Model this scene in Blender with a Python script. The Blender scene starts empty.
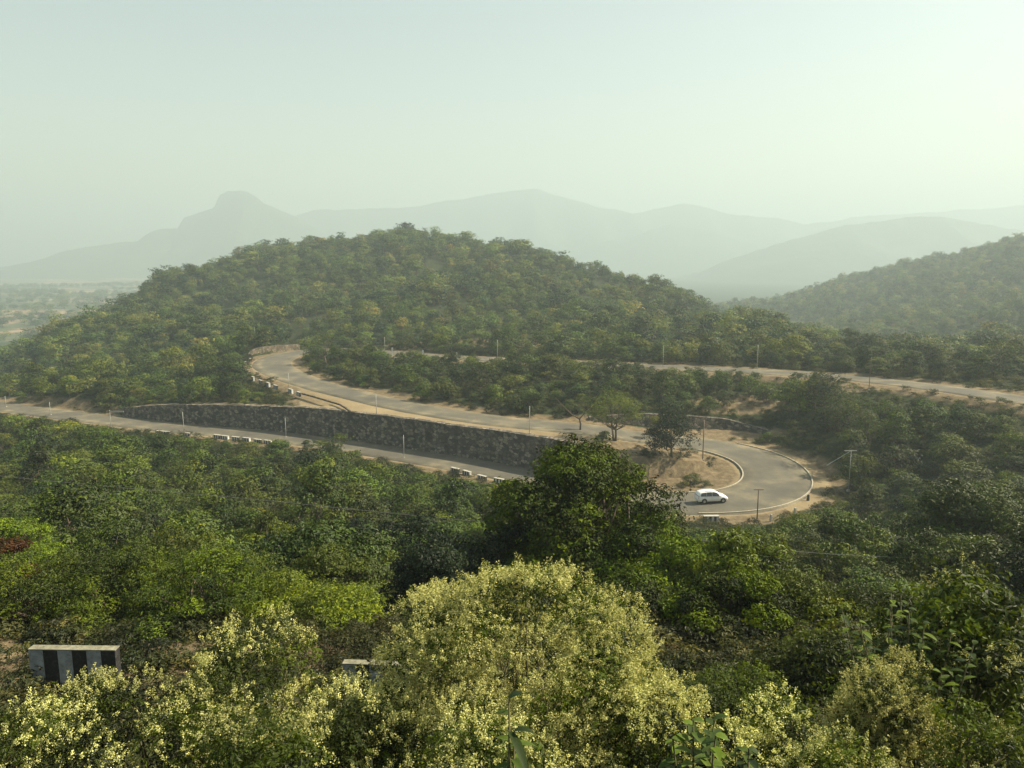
import bpy, math, random
import numpy as np
from mathutils import Vector, Matrix

C = bpy.context.scene.collection
SC = bpy.context.scene
RNG = np.random.default_rng(7)
random.seed(7)
PI = math.pi

# ------------------------------------------------------------------ camera
F = 750.0
PITCH = math.atan((384 - 262) / F)
CP, SP = math.cos(PITCH), math.sin(PITCH)
def ratio(v):
    K = (384 - v) / F
    return (-SP + CP * K) / (CP + SP * K)          # z / y of the sight line through image row v
def at_z(u, v, z):                                  # point of height z on a sight line (used to survey the place)
    y = z / ratio(v)
    return np.array([(u - 512) / F * (y * CP - z * SP), y, z])
def at_y(u, v, y):
    z = ratio(v) * y
    return np.array([(u - 512) / F * (y * CP - z * SP), y, z])
def project(x, y, z):
    d = y * CP - z * SP
    d = np.maximum(d, .1)
    return 512 + F * x / d, 384 - F * (y * SP + z * CP) / d

cam = bpy.data.objects.new('camera', bpy.data.cameras.new('camera'))
C.objects.link(cam)
cam.data.sensor_width = 36; cam.data.lens = 36 * F / 1024
cam.data.clip_end = 20000; cam.data.clip_start = .05
cam.rotation_euler = (PI / 2 - PITCH, 0, 0)
SC.camera = cam

# ------------------------------------------------------------------ materials
def mat(name):
    m = bpy.data.materials.new(name); m.use_nodes = True
    nt = m.node_tree; nt.nodes.clear()
    out = nt.nodes.new('ShaderNodeOutputMaterial')
    return m, nt, out
def N(nt, t, **kw):
    n = nt.nodes.new(t)
    for k, v in kw.items():
        if isinstance(v, (int, float, tuple)) and k in n.inputs: n.inputs[k].default_value = v
        else: setattr(n, k, v)
    return n
def ramp(nt, fac, stops, interp='LINEAR'):
    r = nt.nodes.new('ShaderNodeValToRGB'); r.color_ramp.interpolation = interp
    el = r.color_ramp.elements
    while len(el) < len(stops): el.new(.5)
    for e, (p, c) in zip(el, stops): e.position = p; e.color = (*c, 1)
    nt.links.new(fac, r.inputs[0]); return r.outputs[0]
def noise(nt, scale, detail=4, rough=.6, coord='Object', dist=0.0):
    tc = nt.nodes.new('ShaderNodeTexCoord')
    n = nt.nodes.new('ShaderNodeTexNoise'); n.inputs['Scale'].default_value = scale
    n.inputs['Detail'].default_value = detail; n.inputs['Roughness'].default_value = rough
    n.inputs['Distortion'].default_value = dist
    nt.links.new(tc.outputs[coord], n.inputs['Vector']); return n.outputs['Fac']
def mix(nt, fac, a, b, mode='MIX'):
    m = nt.nodes.new('ShaderNodeMix'); m.data_type = 'RGBA'; m.blend_type = mode
    for s, v in ((0, fac), (6, a), (7, b)):
        if isinstance(v, (float, int)): m.inputs[s].default_value = v
        elif isinstance(v, tuple): m.inputs[s].default_value = (*v, 1)
        else: nt.links.new(v, m.inputs[s])
    return m.outputs[2]
def mth(nt, op, a, b=0.0, c=None):
    m = nt.nodes.new('ShaderNodeMath'); m.operation = op
    for i, v in enumerate((a, b) if c is None else (a, b, c)):
        if isinstance(v, (float, int)): m.inputs[i].default_value = v
        else: nt.links.new(v, m.inputs[i])
    return m.outputs[0]
def attr(nt, name):
    a = nt.nodes.new('ShaderNodeAttribute'); a.attribute_name = name; return a.outputs['Fac']
def bump(nt, h, strength, dist, b):
    n = nt.nodes.new('ShaderNodeBump'); n.inputs['Strength'].default_value = strength; n.inputs['Distance'].default_value = dist
    nt.links.new(h, n.inputs['Height']); nt.links.new(n.outputs[0], b.inputs['Normal'])
def simple(name, col, rough=.7, var=.25, scale=3.0, bumpd=.01, metal=0.0, spec=.3, dirt=None):
    m, nt, out = mat(name)
    b = N(nt, 'ShaderNodeBsdfPrincipled'); b.inputs['Roughness'].default_value = rough; b.inputs['Metallic'].default_value = metal
    b.inputs['Specular IOR Level'].default_value = spec
    nz = noise(nt, scale, 6)
    dk = tuple(c * (1 - var) for c in col); lt = tuple(min(1, c * (1 + var)) for c in col)
    c = ramp(nt, nz, [(.3, dk), (.7, lt)])
    if dirt:
        n2 = noise(nt, scale * 2.7, 8, .7)
        c = mix(nt, ramp(nt, n2, [(.5, (0, 0, 0)), (.72, (1, 1, 1))]), c, dirt)
    nt.links.new(c, b.inputs['Base Color'])
    if bumpd: bump(nt, nz, .6, bumpd, b)
    nt.links.new(b.outputs[0], out.inputs[0]); return m

def leafmat(name, dark, light, accent=None, trans=.35, rough=.55, spec=.25, objvar=.5, hue=.04):
    m, nt, out = mat(name)
    t = attr(nt, 'tint')
    oi = nt.nodes.new('ShaderNodeObjectInfo')
    f = mth(nt, 'ADD', mth(nt, 'MULTIPLY', t, 1 - objvar), mth(nt, 'MULTIPLY', oi.outputs['Random'], objvar))
    stops = [(.15, dark), (.75, light)]
    if accent: stops.append((.97, accent))
    c = ramp(nt, f, stops)
    hs = nt.nodes.new('ShaderNodeHueSaturation')
    nt.links.new(c, hs.inputs['Color'])
    r2 = mth(nt, 'FRACT', mth(nt, 'MULTIPLY', oi.outputs['Random'], 17.3))
    nt.links.new(mth(nt, 'MULTIPLY_ADD', r2, hue, .5 - hue / 2), hs.inputs['Hue'])
    r3 = mth(nt, 'FRACT', mth(nt, 'MULTIPLY', oi.outputs['Random'], 53.7))
    nt.links.new(mth(nt, 'MULTIPLY_ADD', r3, .75, .62), hs.inputs['Value'])
    nt.links.new(mth(nt, 'MULTIPLY_ADD', t, .3, .9), hs.inputs['Saturation'])
    c = hs.outputs[0]
    b = N(nt, 'ShaderNodeBsdfPrincipled'); b.inputs['Roughness'].default_value = rough
    b.inputs['Specular IOR Level'].default_value = spec
    nt.links.new(c, b.inputs['Base Color'])
    tr = nt.nodes.new('ShaderNodeBsdfTranslucent')
    nt.links.new(mix(nt, 1.0, c, (1.5, 1.35, .55), 'MULTIPLY'), tr.inputs['Color'])
    ms = nt.nodes.new('ShaderNodeMixShader'); ms.inputs[0].default_value = trans
    nt.links.new(b.outputs[0], ms.inputs[1]); nt.links.new(tr.outputs[0], ms.inputs[2])
    nt.links.new(ms.outputs[0], out.inputs[0]); return m

M = {}
M['leaf_hill'] = leafmat('hill tree foliage', (.009, .025, .014), (.125, .165, .040), (.27, .22, .075), objvar=.62, trans=.2, hue=.05)
M['leaf_shrub'] = leafmat('slope shrub foliage', (.006, .014, .007), (.090, .122, .020), (.19, .19, .04), objvar=.4, trans=.13)
M['leaf_dark'] = leafmat('dark glossy foliage', (.003, .007, .002), (.10, .145, .016), (.24, .28, .04), objvar=.08, rough=.6, spec=.15, trans=.15, hue=.01)
M['leaf_bluish'] = leafmat('dense dark foliage', (.006, .013, .009), (.028, .042, .020), objvar=.1, hue=.01)
M['leaf_bright'] = leafmat('light green foliage', (.016, .032, .007), (.18, .235, .034), (.30, .33, .06), objvar=.06, trans=.2, hue=.02)
M['leaf_olive'] = leafmat('olive foliage', (.035, .048, .016), (.14, .155, .045), (.22, .21, .07), objvar=.15)
M['leaf_flower_bush'] = leafmat('flowering shrub leaves', (.006, .012, .004), (.085, .115, .018), objvar=.1, hue=.01)
M['leaf_broad'] = leafmat('broad leaf', (.014, .030, .008), (.11, .155, .03), (.24, .27, .07), objvar=.05, rough=.6, spec=.15, trans=.3, hue=.01)
M['leaf_rust'] = leafmat('dead rust leaves', (.03, .010, .006), (.10, .040, .016), (.18, .095, .04), objvar=.05)
M['grass_dry'] = leafmat('undergrowth leaves', (.016, .026, .010), (.075, .08, .028), (.20, .16, .07), objvar=.5)
M['blossom'] = leafmat('pale yellow blossom', (.27, .29, .10), (.49, .49, .21), (.66, .64, .37), objvar=.08, trans=.15, rough=.8, spec=.1, hue=.01)
M['bark'] = simple('bark', (.13, .10, .075), .9, .4, 6, .02)
M['stem'] = simple('green brown stem', (.10, .09, .04), .8, .3, 9, 0)
M['concrete'] = simple('weathered concrete', (.42, .40, .34), .85, .25, 5, .01, dirt=(.16, .14, .10))
M['whitewash'] = simple('whitewash', (.55, .56, .54), .8, .22, 4, .006, dirt=(.20, .20, .17))
M['shadewhite'] = simple('shaded whitewash', (.29, .31, .33), .85, .3, 5, .008, dirt=(.13, .13, .11))  # darker, bluer whitewash: shade on the foreground blocks' faces put into the colour
M['mossy'] = simple('mossy concrete', (.22, .21, .15), .9, .35, 7, .01, dirt=(.07, .075, .035))
M['blackpaint'] = simple('black paint', (.022, .022, .024), .7, .4, 5, .005, dirt=(.07, .068, .06))
M['pole'] = simple('galvanised pole', (.36, .37, .34), .6, .15, 3, 0, metal=.2)
M['poledark'] = simple('rusty pole', (.16, .12, .09), .7, .3, 3, 0)
M['kerb'] = simple('kerb concrete', (.36, .33, .25), .85, .2, 3, .01, dirt=(.28, .22, .14))
M['carpaint'] = simple('white car paint', (.78, .79, .78), .28, .03, 1, 0, spec=.5)
M['glass'] = simple('dark car glass', (.012, .015, .018), .08, .1, 1, 0, spec=.6)
M['rubber'] = simple('tyre rubber', (.02, .02, .02), .85, .2, 8, 0)
M['alloy'] = simple('alloy', (.45, .46, .48), .35, .1, 3, 0, metal=.8)
M['lamp'] = simple('lamp lens', (.7, .72, .74), .1, .1, 3, 0, spec=.6)
M['redlens'] = simple('red lens', (.35, .02, .02), .2, .1, 3, 0, spec=.6)
M['cable'] = simple('cable', (.20, .20, .18), .6, .1, 3, 0)

def road_material():
    m, nt, out = mat('worn dusty asphalt')
    b = N(nt, 'ShaderNodeBsdfPrincipled'); b.inputs['Roughness'].default_value = .85; b.inputs['Specular IOR Level'].default_value = .25
    n1 = noise(nt, .16, 7, .65); n2 = noise(nt, 4.0, 5, .7)
    lat = attr(nt, 'edge')                                # 0 centre .. 1 edge
    asp = ramp(nt, n1, [(.3, (.07, .064, .048)), (.47, (.118, .106, .076)), (.56, (.155, .137, .092)), (.64, (.225, .19, .12))])
    asp = mix(nt, ramp(nt, n2, [(.45, (0, 0, 0)), (.8, (.35, .35, .35))]), asp, (.09, .09, .085))
    dust = (.25, .20, .125)
    f = mth(nt, 'ADD', mth(nt, 'MULTIPLY', lat, 1.0), mth(nt, 'MULTIPLY', n1, .9))
    f2 = ramp(nt, f, [(1.02, (0, 0, 0)), (1.5, (1, 1, 1))])
    asp = mix(nt, ramp(nt, lat, [(.0, (.0, .0, .0)), (.25, (.45, .45, .45)), (.42, (.45, .45, .45)), (.6, (0, 0, 0))]), asp, (.085, .083, .072))
    nt.links.new(mix(nt, f2, asp, dust), b.inputs['Base Color'])
    bump(nt, n2, .4, .02, b)
    nt.links.new(b.outputs[0], out.inputs[0]); return m
M['road'] = road_material()

def ground_material():
    m, nt, out = mat('scrub ground')
    b = N(nt, 'ShaderNodeBsdfPrincipled'); b.inputs['Roughness'].default_value = .95; b.inputs['Specular IOR Level'].default_value = .1
    n1 = noise(nt, .12, 8, .65); n2 = noise(nt, .9, 8, .7); n3 = noise(nt, .006, 8, .7, dist=.6)
    green = ramp(nt, n2, [(.3, (.012, .020, .008)), (.55, (.032, .040, .015)), (.75, (.085, .075, .034))])
    earth = ramp(nt, n2, [(.28, (.075, .058, .036)), (.5, (.150, .115, .068)), (.72, (.25, .20, .12))])
    sand = ramp(nt, n1, [(.3, (.19, .145, .085)), (.7, (.29, .23, .135))])
    bare = attr(nt, 'bare'); dust = attr(nt, 'dust')
    f = mth(nt, 'ADD', bare, mth(nt, 'MULTIPLY', n1, .6))
    c = mix(nt, ramp(nt, f, [(.55, (0, 0, 0)), (.85, (1, 1, 1))]), green, earth)
    f = mth(nt, 'ADD', dust, mth(nt, 'MULTIPLY', n2, .5))
    c = mix(nt, ramp(nt, f, [(.6, (0, 0, 0)), (.95, (1, 1, 1))]), c, sand)
    tcx = nt.nodes.new('ShaderNodeTexCoord'); sx = nt.nodes.new('ShaderNodeSeparateXYZ'); nt.links.new(tcx.outputs['Object'], sx.inputs[0])
    west = ramp(nt, mth(nt, 'MULTIPLY_ADD', sx.outputs[0], -.002, .2), [(.35, (0, 0, 0)), (.8, (1, 1, 1))])
    # far plain: fields and tree belts
    plain = ramp(nt, n3, [(.40, (.045, .06, .03)), (.50, (.10, .11, .055)), (.56, (.33, .22, .15)), (.64, (.26, .2, .13)), (.70, (.06, .08, .04))])
    plain = mix(nt, west, (.035, .05, .028), plain)
    c = mix(nt, attr(nt, 'plain'), c, plain)
    nt.links.new(c, b.inputs['Base Color'])
    bump(nt, n2, .8, .25, b)
    nt.links.new(b.outputs[0], out.inputs[0]); return m
M['ground'] = ground_material()

def rubble_material(name, lo, mid_, hi, scale=1.3):
    m, nt, out = mat(name)
    b = N(nt, 'ShaderNodeBsdfPrincipled'); b.inputs['Roughness'].default_value = .9; b.inputs['Specular IOR Level'].default_value = .15
    tc = nt.nodes.new('ShaderNodeTexCoord')
    mp = nt.nodes.new('ShaderNodeMapping'); mp.inputs['Scale'].default_value = (1, 1, 1.5)
    nt.links.new(tc.outputs['Object'], mp.inputs[0])
    v = nt.nodes.new('ShaderNodeTexVoronoi'); v.inputs['Scale'].default_value = scale; v.inputs['Randomness'].default_value = .9
    ve = nt.nodes.new('ShaderNodeTexVoronoi'); ve.feature = 'DISTANCE_TO_EDGE'; ve.inputs['Scale'].default_value = scale; ve.inputs['Randomness'].default_value = .9
    nt.links.new(mp.outputs[0], v.inputs['Vector']); nt.links.new(mp.outputs[0], ve.inputs['Vector'])
    sep = nt.nodes.new('ShaderNodeSeparateColor'); nt.links.new(v.outputs['Color'], sep.inputs[0])
    c = ramp(nt, sep.outputs[0], [(.1, lo), (.5, mid_), (.9, hi)])
    n = noise(nt, .5, 6, .7)
    c = mix(nt, ramp(nt, n, [(.45, (0, 0, 0)), (.7, (.8, .8, .8))]), c, (.05, .055, .03))
    mp2 = nt.nodes.new('ShaderNodeMapping'); mp2.inputs['Scale'].default_value = (.9, .9, .12); nt.links.new(tc.outputs['Object'], mp2.inputs[0])
    ns = nt.nodes.new('ShaderNodeTexNoise'); ns.inputs['Scale'].default_value = 1; ns.inputs['Detail'].default_value = 6; nt.links.new(mp2.outputs[0], ns.inputs['Vector'])
    c = mix(nt, ramp(nt, ns.outputs['Fac'], [(.5, (0, 0, 0)), (.66, (.5, .5, .5))]), c, (.035, .032, .028))
    joint = ramp(nt, ve.outputs['Distance'], [(0.0, (0, 0, 0)), (.09, (1, 1, 1))])
    c = mix(nt, joint, (.06, .05, .04), c)
    nt.links.new(c, b.inputs['Base Color'])
    bump(nt, joint, .8, .12, b)
    nt.links.new(b.outputs[0], out.inputs[0]); return m
M['rubble'] = rubble_material('rubble stone wall', (.075, .07, .068), (.16, .138, .112), (.31, .265, .21))
M['rubble_pale'] = rubble_material('pale stone wall', (.13, .105, .075), (.19, .155, .11), (.25, .21, .15))

def hillmat(name, a, b_, rock):
    m, nt, out = mat(name)
    b = N(nt, 'ShaderNodeBsdfPrincipled'); b.inputs['Roughness'].default_value = .95; b.inputs['Specular IOR Level'].default_value = .05
    n = noise(nt, .02, 10, .72); n2 = noise(nt, .004, 8, .7)
    c = ramp(nt, n, [(.35, a), (.65, b_)])
    c = mix(nt, ramp(nt, n2, [(.55, (0, 0, 0)), (.7, (1, 1, 1))]), c, rock)
    nt.links.new(c, b.inputs['Base Color']); bump(nt, n, 1.0, 8.0, b)
    nt.links.new(b.outputs[0], out.inputs[0]); return m
M['mountain'] = hillmat('forested mountain', (.045, .065, .05), (.075, .095, .06), (.12, .115, .09))

# ------------------------------------------------------------------ mesh helpers
def mesh_from(name, verts, faces_flat, sizes, mats, attrs=None, mat_idx=None, smooth=False):
    me = bpy.data.meshes.new(name)
    verts = np.asarray(verts, dtype=np.float32); faces_flat = np.asarray(faces_flat, dtype=np.int32); sizes = np.asarray(sizes, dtype=np.int32)
    me.vertices.add(len(verts)); me.vertices.foreach_set('co', verts.ravel())
    if len(sizes) == 0: me.update(); return me
    me.loops.add(len(faces_flat)); me.loops.foreach_set('vertex_index', faces_flat)
    me.polygons.add(len(sizes))
    me.polygons.foreach_set('loop_start', np.concatenate([[0], np.cumsum(sizes)[:-1]]).astype(np.int32))
    if mat_idx is not None: me.polygons.foreach_set('material_index', np.asarray(mat_idx, dtype=np.int32))
    me.update(calc_edges=True)
    for m in mats: me.materials.append(m)
    for k, v in (attrs or {}).items():
        a = me.attributes.new(k, 'FLOAT', 'POINT'); a.data.foreach_set('value', np.asarray(v, dtype=np.float32))
    me.polygons.foreach_set('use_smooth', np.full(len(sizes), smooth))
    return me
class MB:
    """collects quads/tris for one mesh"""
    def __init__(s): s.v = []; s.f = []; s.n = 0
    def add(s, verts, faces):
        s.v.append(np.asarray(verts, dtype=np.float64)); s.f += [[i + s.n for i in f] for f in faces]; s.n += len(verts)
    def box(s, c, d, rot=None, taper=1.0):
        x, y, z = [k / 2 for k in d]
        p = np.array([(a * x * (taper if cc > 0 else 1), b * y * (taper if cc > 0 else 1), cc * z) for cc in (-1, 1) for a, b in ((-1, -1), (1, -1), (1, 1), (-1, 1))])
        if rot is not None:
            cr, sr = math.cos(rot), math.sin(rot); p = p @ np.array([[cr, sr, 0], [-sr, cr, 0], [0, 0, 1]])
        s.add(p + np.array(c), [(3, 2, 1, 0), (4, 5, 6, 7), (0, 1, 5, 4), (1, 2, 6, 5), (2, 3, 7, 6), (3, 0, 4, 7)])
    def tube(s, pts, rad, n=8, cap=True):
        pts = np.asarray(pts, dtype=float); V = []
        ref = np.array([.31, .95, .07])
        for i, p in enumerate(pts):
            t = pts[min(i + 1, len(pts) - 1)] - pts[max(i - 1, 0)]; t /= np.linalg.norm(t) + 1e-9
            a = np.cross(t, ref); a /= np.linalg.norm(a) + 1e-9; b = np.cross(t, a)
            r = rad[i] if hasattr(rad, '__len__') else rad
            for k in range(n):
                w = 2 * PI * k / n; V.append(p + r * (math.cos(w) * a + math.sin(w) * b))
        Fs = [(i * n + k, i * n + (k + 1) % n, (i + 1) * n + (k + 1) % n, (i + 1) * n + k) for i in range(len(pts) - 1) for k in range(n)]
        if cap: Fs += [tuple(range(n))[::-1], tuple((len(pts) - 1) * n + k for k in range(n))]
        s.add(V, Fs)
    def mesh(s, name, mats, smooth=False, attrs=None):
        return mesh_from(name, np.concatenate(s.v), [i for f in s.f for i in f], [len(f) for f in s.f], mats, attrs, smooth=smooth)
    def build(s, name, m, parent=None, bevel=0, smooth=False):
        o = link(name, s.mesh(name, [m], smooth), parent)
        if bevel:
            b = o.modifiers.new('bevel', 'BEVEL'); b.width = bevel; b.segments = 2; b.limit_method = 'ANGLE'
        return o
def link(name, me, parent=None, loc=None, rz=0, scale=None):
    o = bpy.data.objects.new(name, me); C.objects.link(o)
    if parent: o.parent = parent
    if loc is not None: o.location = [float(q) for q in loc]
    if rz: o.rotation_euler[2] = rz
    if scale is not None: o.scale = scale
    return o
def tag(o, label=None, cat=None, group=None, kind=None):
    if label: o['label'] = label
    if cat: o['category'] = cat
    if group: o['group'] = group
    if kind: o['kind'] = kind
    return o
def empty(name, loc, label, cat, group=None, rz=0, scale=None):
    o = link(name, None, None, loc, rz, scale); o.empty_display_size = .3
    return tag(o, label, cat, group)
def copy_tree(o, parent=None):
    c = o.copy(); C.objects.link(c); c.parent = parent
    for ch in list(o.children): copy_tree(ch, c)
    return c

# ------------------------------------------------------------------ the road (surveyed points: u, v, z, half width)
ROAD = [(-190, 389, -34.9, 3.4), (-90, 396, -34.9, 3.4), (0, 406, -34.9, 3.4), (60, 414, -34.9, 3.4), (120, 421, -34.9, 3.4), (180, 428, -34.9, 3.4), (250, 434, -34.8, 3.4),
        (320, 442, -34.7, 3.4), (400, 454, -34.6, 3.4), (450, 462, -34.4, 3.5), (505, 472, -34.3, 3.6), (570, 486, -34.2, 3.8), (640, 500, -34.1, 4.2),
        (700, 503, -34, 4.6), (745, 499, -33.8, 4.9), (772, 489, -33.6, 5), (777, 474, -33.3, 5), (760, 459, -32.8, 5), (728, 449, -32.3, 4.8), (690, 442.5, -31.7, 4.4),
        (640, 437, -30.8, 4), (600, 431, -29.9, 3.8), (560, 426.5, -29.4, 3.7), (500, 421, -29.1, 3.6), (450, 414, -29.1, 3.6), (400, 405, -29.1, 3.6), (360, 396, -29, 3.6),
        (320, 386, -28.8, 3.8), (290, 376, -28.5, 4.2), (273, 367, -28.2, 4.6), (274, 360, -27.9, 4.6), (292, 353.5, -27.5, 4.2), (318, 350, -27.2, 3.8), (345, 349.5, -27, 3.6),
        (380, 352, -26.8, 3.5), (430, 356, -26.5, 3.5), (500, 359.5, -26.2, 3.5), (560, 362, -26, 3.5), (640, 366, -25.7, 3.5), (740, 370.5, -25.2, 3.5), (830, 376, -24.8, 3.6),
        (900, 383, -24.3, 3.8), (960, 390.5, -23.8, 3.8), (1024, 400, -23.3, 3.6), (1110, 412, -22.9, 3.6), (1230, 428, -22.6, 3.6)]
ctrl = np.array([[*at_z(u, v, z), w] for u, v, z, w in ROAD])
def spline(P, step=1.0):
    out = []
    for i in range(len(P) - 1):
        p0, p1, p2, p3 = P[max(i - 1, 0)], P[i], P[i + 1], P[min(i + 2, len(P) - 1)]
        # centripetal Catmull-Rom
        d1 = max(np.linalg.norm(p1[:3] - p0[:3]) ** .5, 1e-3); d2 = max(np.linalg.norm(p2[:3] - p1[:3]) ** .5, 1e-3); d3 = max(np.linalg.norm(p3[:3] - p2[:3]) ** .5, 1e-3)
        m1 = (p2 - p1) * 1.0; m2 = (p2 - p1) * 1.0
        if i > 0: m1 = d2 * ((p1 - p0) / d1 - (p2 - p0) / (d1 + d2) + (p2 - p1) / d2)
        if i < len(P) - 2: m2 = d2 * ((p2 - p1) / d2 - (p3 - p1) / (d2 + d3) + (p3 - p2) / d3)
        n = max(2, int(np.linalg.norm(p2[:3] - p1[:3]) / step))
        for k in range(n):
            t = k / n
            out.append((2 * t**3 - 3 * t**2 + 1) * p1 + (t**3 - 2 * t**2 + t) * m1 + (-2 * t**3 + 3 * t**2) * p2 + (t**3 - t**2) * m2)
    out.append(P[-1]); return np.array(out)
RD = spline(ctrl, 1.2)
# light smoothing of the plan so the bends are round
for _ in range(6): RD[1:-1] = .25 * RD[:-2] + .5 * RD[1:-1] + .25 * RD[2:]
TG = np.gradient(RD[:, :3], axis=0); TG[:, 2] = 0; TG /= np.linalg.norm(TG, axis=1)[:, None]
NR = np.stack([-TG[:, 1], TG[:, 0]], 1)               # left normal of travel
def near_idx(i_ctrl): return int(np.argmin(np.linalg.norm(RD[:, :2] - ctrl[i_ctrl, :2], axis=1)))
iA, iB = near_idx(13), near_idx(29)                   # low | middle | upper
legs = [RD[:iA + 1], RD[iA:iB + 1], RD[iB:]]
lows, mids, ups = legs

def nearest(px, py, L):
    """distance, index, signed side (left positive) to a polyline of dense points"""
    n = len(px); D = np.empty(n); I = np.empty(n, dtype=int)
    for s in range(0, n, 20000):
        dx = px[s:s + 20000, None] - L[None, :, 0]; dy = py[s:s + 20000, None] - L[None, :, 1]
        d = dx * dx + dy * dy; i = d.argmin(1); I[s:s + 20000] = i; D[s:s + 20000] = np.sqrt(d[np.arange(len(i)), i])
    return D, I
def sside(px, py, L, I):
    T = np.gradient(L[:, :2], axis=0)[I]
    dx, dy = px - L[I, 0], py - L[I, 1]
    ln = np.linalg.norm(T, axis=1)
    return (T[:, 0] * dy - T[:, 1] * dx) / ln          # left positive

def low_y_at(u):   # y of the low road centre line for a sight column
    uu, _ = project(lows[:, 0], lows[:, 1], lows[:, 2]); return np.interp(u, uu, lows[:, 1])
def wallpts(rows, off, base):
    P = []
    for u, v in rows:
        y = low_y_at(u) + off; p = at_y(u, v, y); P.append([p[0], p[1], p[2], base])
    return np.array(P)
W1 = spline(wallpts([(122, 408), (165, 405), (210, 405), (250, 406), (320, 409), (400, 418), (450, 425), (500, 431), (545, 438), (575, 445)], 5.4, -35.6), 1.0)
# wall on the uphill side of the right bend
def midwall(rows, ys, base):
    return spline(np.array([[*at_y(u, v, y), b] for (u, v), y, b in zip(rows, ys, base)]), 1.0)
W2 = midwall([(590, 417), (637, 414.5), (690, 416), (735, 421), (775, 434)], [138.5, 140.5, 141.5, 142.5, 138.5], [-31, -31.4, -32.2, -33, -33.6])
W3 = midwall([(252, 354), (256, 349), (272, 346), (300, 344)], [225, 228, 232, 240], [-29, -29, -29, -29])

# ------------------------------------------------------------------ terrain
def V(v, y, d=0.0): return (y, ratio(v) * y - d)
NEAR = [(-60, 14), (0, -1.65), (2.5, -2.9), (5, -5.0), (8, -6.9), (11, -8.1), (12.5, -8.45), (16.5, -8.6), (19, -10.2), (23, -12.2)]
FARP = [(1500, -75), (9000, -75)]
COLS = {
 -300: NEAR + [(40, -17), (70, -25), (120, -33), (175, -35), (200, -36), (260, -44), (400, -65)] + FARP,
 0: NEAR + [(40, -17.5), (70, -25), (120, -33), (172, -35), (190, -34.5), V(385, 225, 4), V(362, 290, 4), V(347, 340, 6), (420, -62), (600, -74)] + FARP,
 90: NEAR + [(40, -17.8), (70, -25), (120, -33), (165, -35), (185, -32), V(370, 230, 4), V(330, 320, 4), V(306, 390, 6), (500, -50), (700, -74)] + FARP,
 180: NEAR + [(40, -18), (70, -25.3), (120, -33.2), (150, -34.8), (164, -31), V(385, 195, 3), V(330, 290, 5), (390, -22), V(266, 480, 3), (600, -45), (900, -74)] + FARP,
 260: NEAR + [(40, -18), (70, -25.5), (110, -33.2), (140, -34.8), (156, -30.5), (200, -28.5), (240, -27.5), V(335, 265, 5), V(290, 370, 7), V(241, 540, 3), (700, -45), (1000, -74)] + FARP,
 340: NEAR + [(40, -18), (70, -25.5), (105, -33), (135, -34.8), (142, -30), (165, -29), (190, -28.5), (235, -27), V(335, 252, 5), V(285, 370, 7), V(235, 560, 3), (700, -35), (1000, -74)] + FARP,
 420: NEAR + [(40, -18), (70, -25.5), (100, -32.5), (130, -34.5), (137, -30), (160, -28.8), (190, -28.6), (218, -26.6), (228, -26.3), V(330, 245, 6), V(285, 360, 8), V(229, 560, 3), (760, -35), (1000, -74)] + FARP,
 520: NEAR + [(32, -15.5), (60, -23.5), (90, -31), (112, -34.3), (125, -31), (137, -29.2), (165, -28.6), (196, -26.4), (206, -26), V(338, 225, 5), V(290, 350, 8), V(246, 520, 3), (700, -45), (1000, -74)] + FARP,
 600: NEAR + [(32, -16), (60, -24.5), (86, -32), (105, -34.2), (120, -32), (133, -30), (142, -28.3), (165, -28), (188, -25.9), (198, -25.5), V(343, 215, 5), V(300, 340, 8), V(268, 470, 3), (650, -50), (1000, -74)] + FARP,
 660: NEAR + [(32, -16), (60, -25), (84, -32), (100, -34.2), (112, -34), (125, -33), (135, -31), (143, -28.2), (160, -28), (182, -25.7), (192, -25.2), V(348, 212, 5), V(310, 320, 7), V(283, 420, 3), (600, -55), (1000, -74)] + FARP,
 760: NEAR + [(32, -16), (60, -25), (80, -31), (92, -34), (110, -33.8), (130, -33), (140, -30.5), (150, -28.6), (172, -25.4), (184, -25), V(350, 215, 5), V(312, 300, 3), (380, -45), (620, -66), V(305, 800, 10), V(299, 900, 12), (1100, -74)] + FARP,
 850: NEAR + [(32, -15.5), (60, -25), (80, -31), (95, -33.8), (110, -32.5), (125, -28.5), (140, -26), (155, -24.7), (170, -24.3), V(352, 200, 5), V(337, 235, 4), (300, -42), (450, -52), V(315, 620, 8), V(275, 860, 5), (1100, -50), (1500, -74)] + FARP,
 930: NEAR + [(32, -15), (60, -23.5), (80, -29), (100, -30), (115, -27.5), (130, -25.3), (145, -24), (160, -23.6), V(350, 200, 7), (280, -36), V(335, 420, 7), V(300, 600, 8), V(255, 820, 4), (1100, -30), (1500, -74)] + FARP,
 1024: NEAR + [(32, -14.5), (50, -19), (75, -24.5), (95, -26.2), (110, -24.8), (125, -23.4), (140, -22.8), V(352, 180, 6), (240, -30), V(330, 360, 7), V(280, 560, 9), V(232, 800, 2), (1100, 0), (1500, -70)] + FARP,
 1400: NEAR + [(32, -13), (50, -17), (75, -20), (100, -22), (125, -22), (160, -20), (300, -15), (600, 30), (800, 55), (1200, 20), (1800, -60)] + FARP,
}
uk = sorted(COLS)
YS = np.concatenate([np.arange(-60, 300, 1.0), np.geomspace(300, 9000, 260)])
TAB = np.array([np.interp(YS, [p[0] for p in COLS[u]], [p[1] for p in COLS[u]]) for u in uk])
k5 = np.array([1, 2, 3, 2, 1]) / 9
for r in range(len(TAB)):
    for _ in range(3):
        s_ = np.convolve(np.pad(TAB[r], 2, mode='edge'), k5, 'valid'); TAB[r] = np.where(YS > 18, s_, TAB[r])
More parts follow.
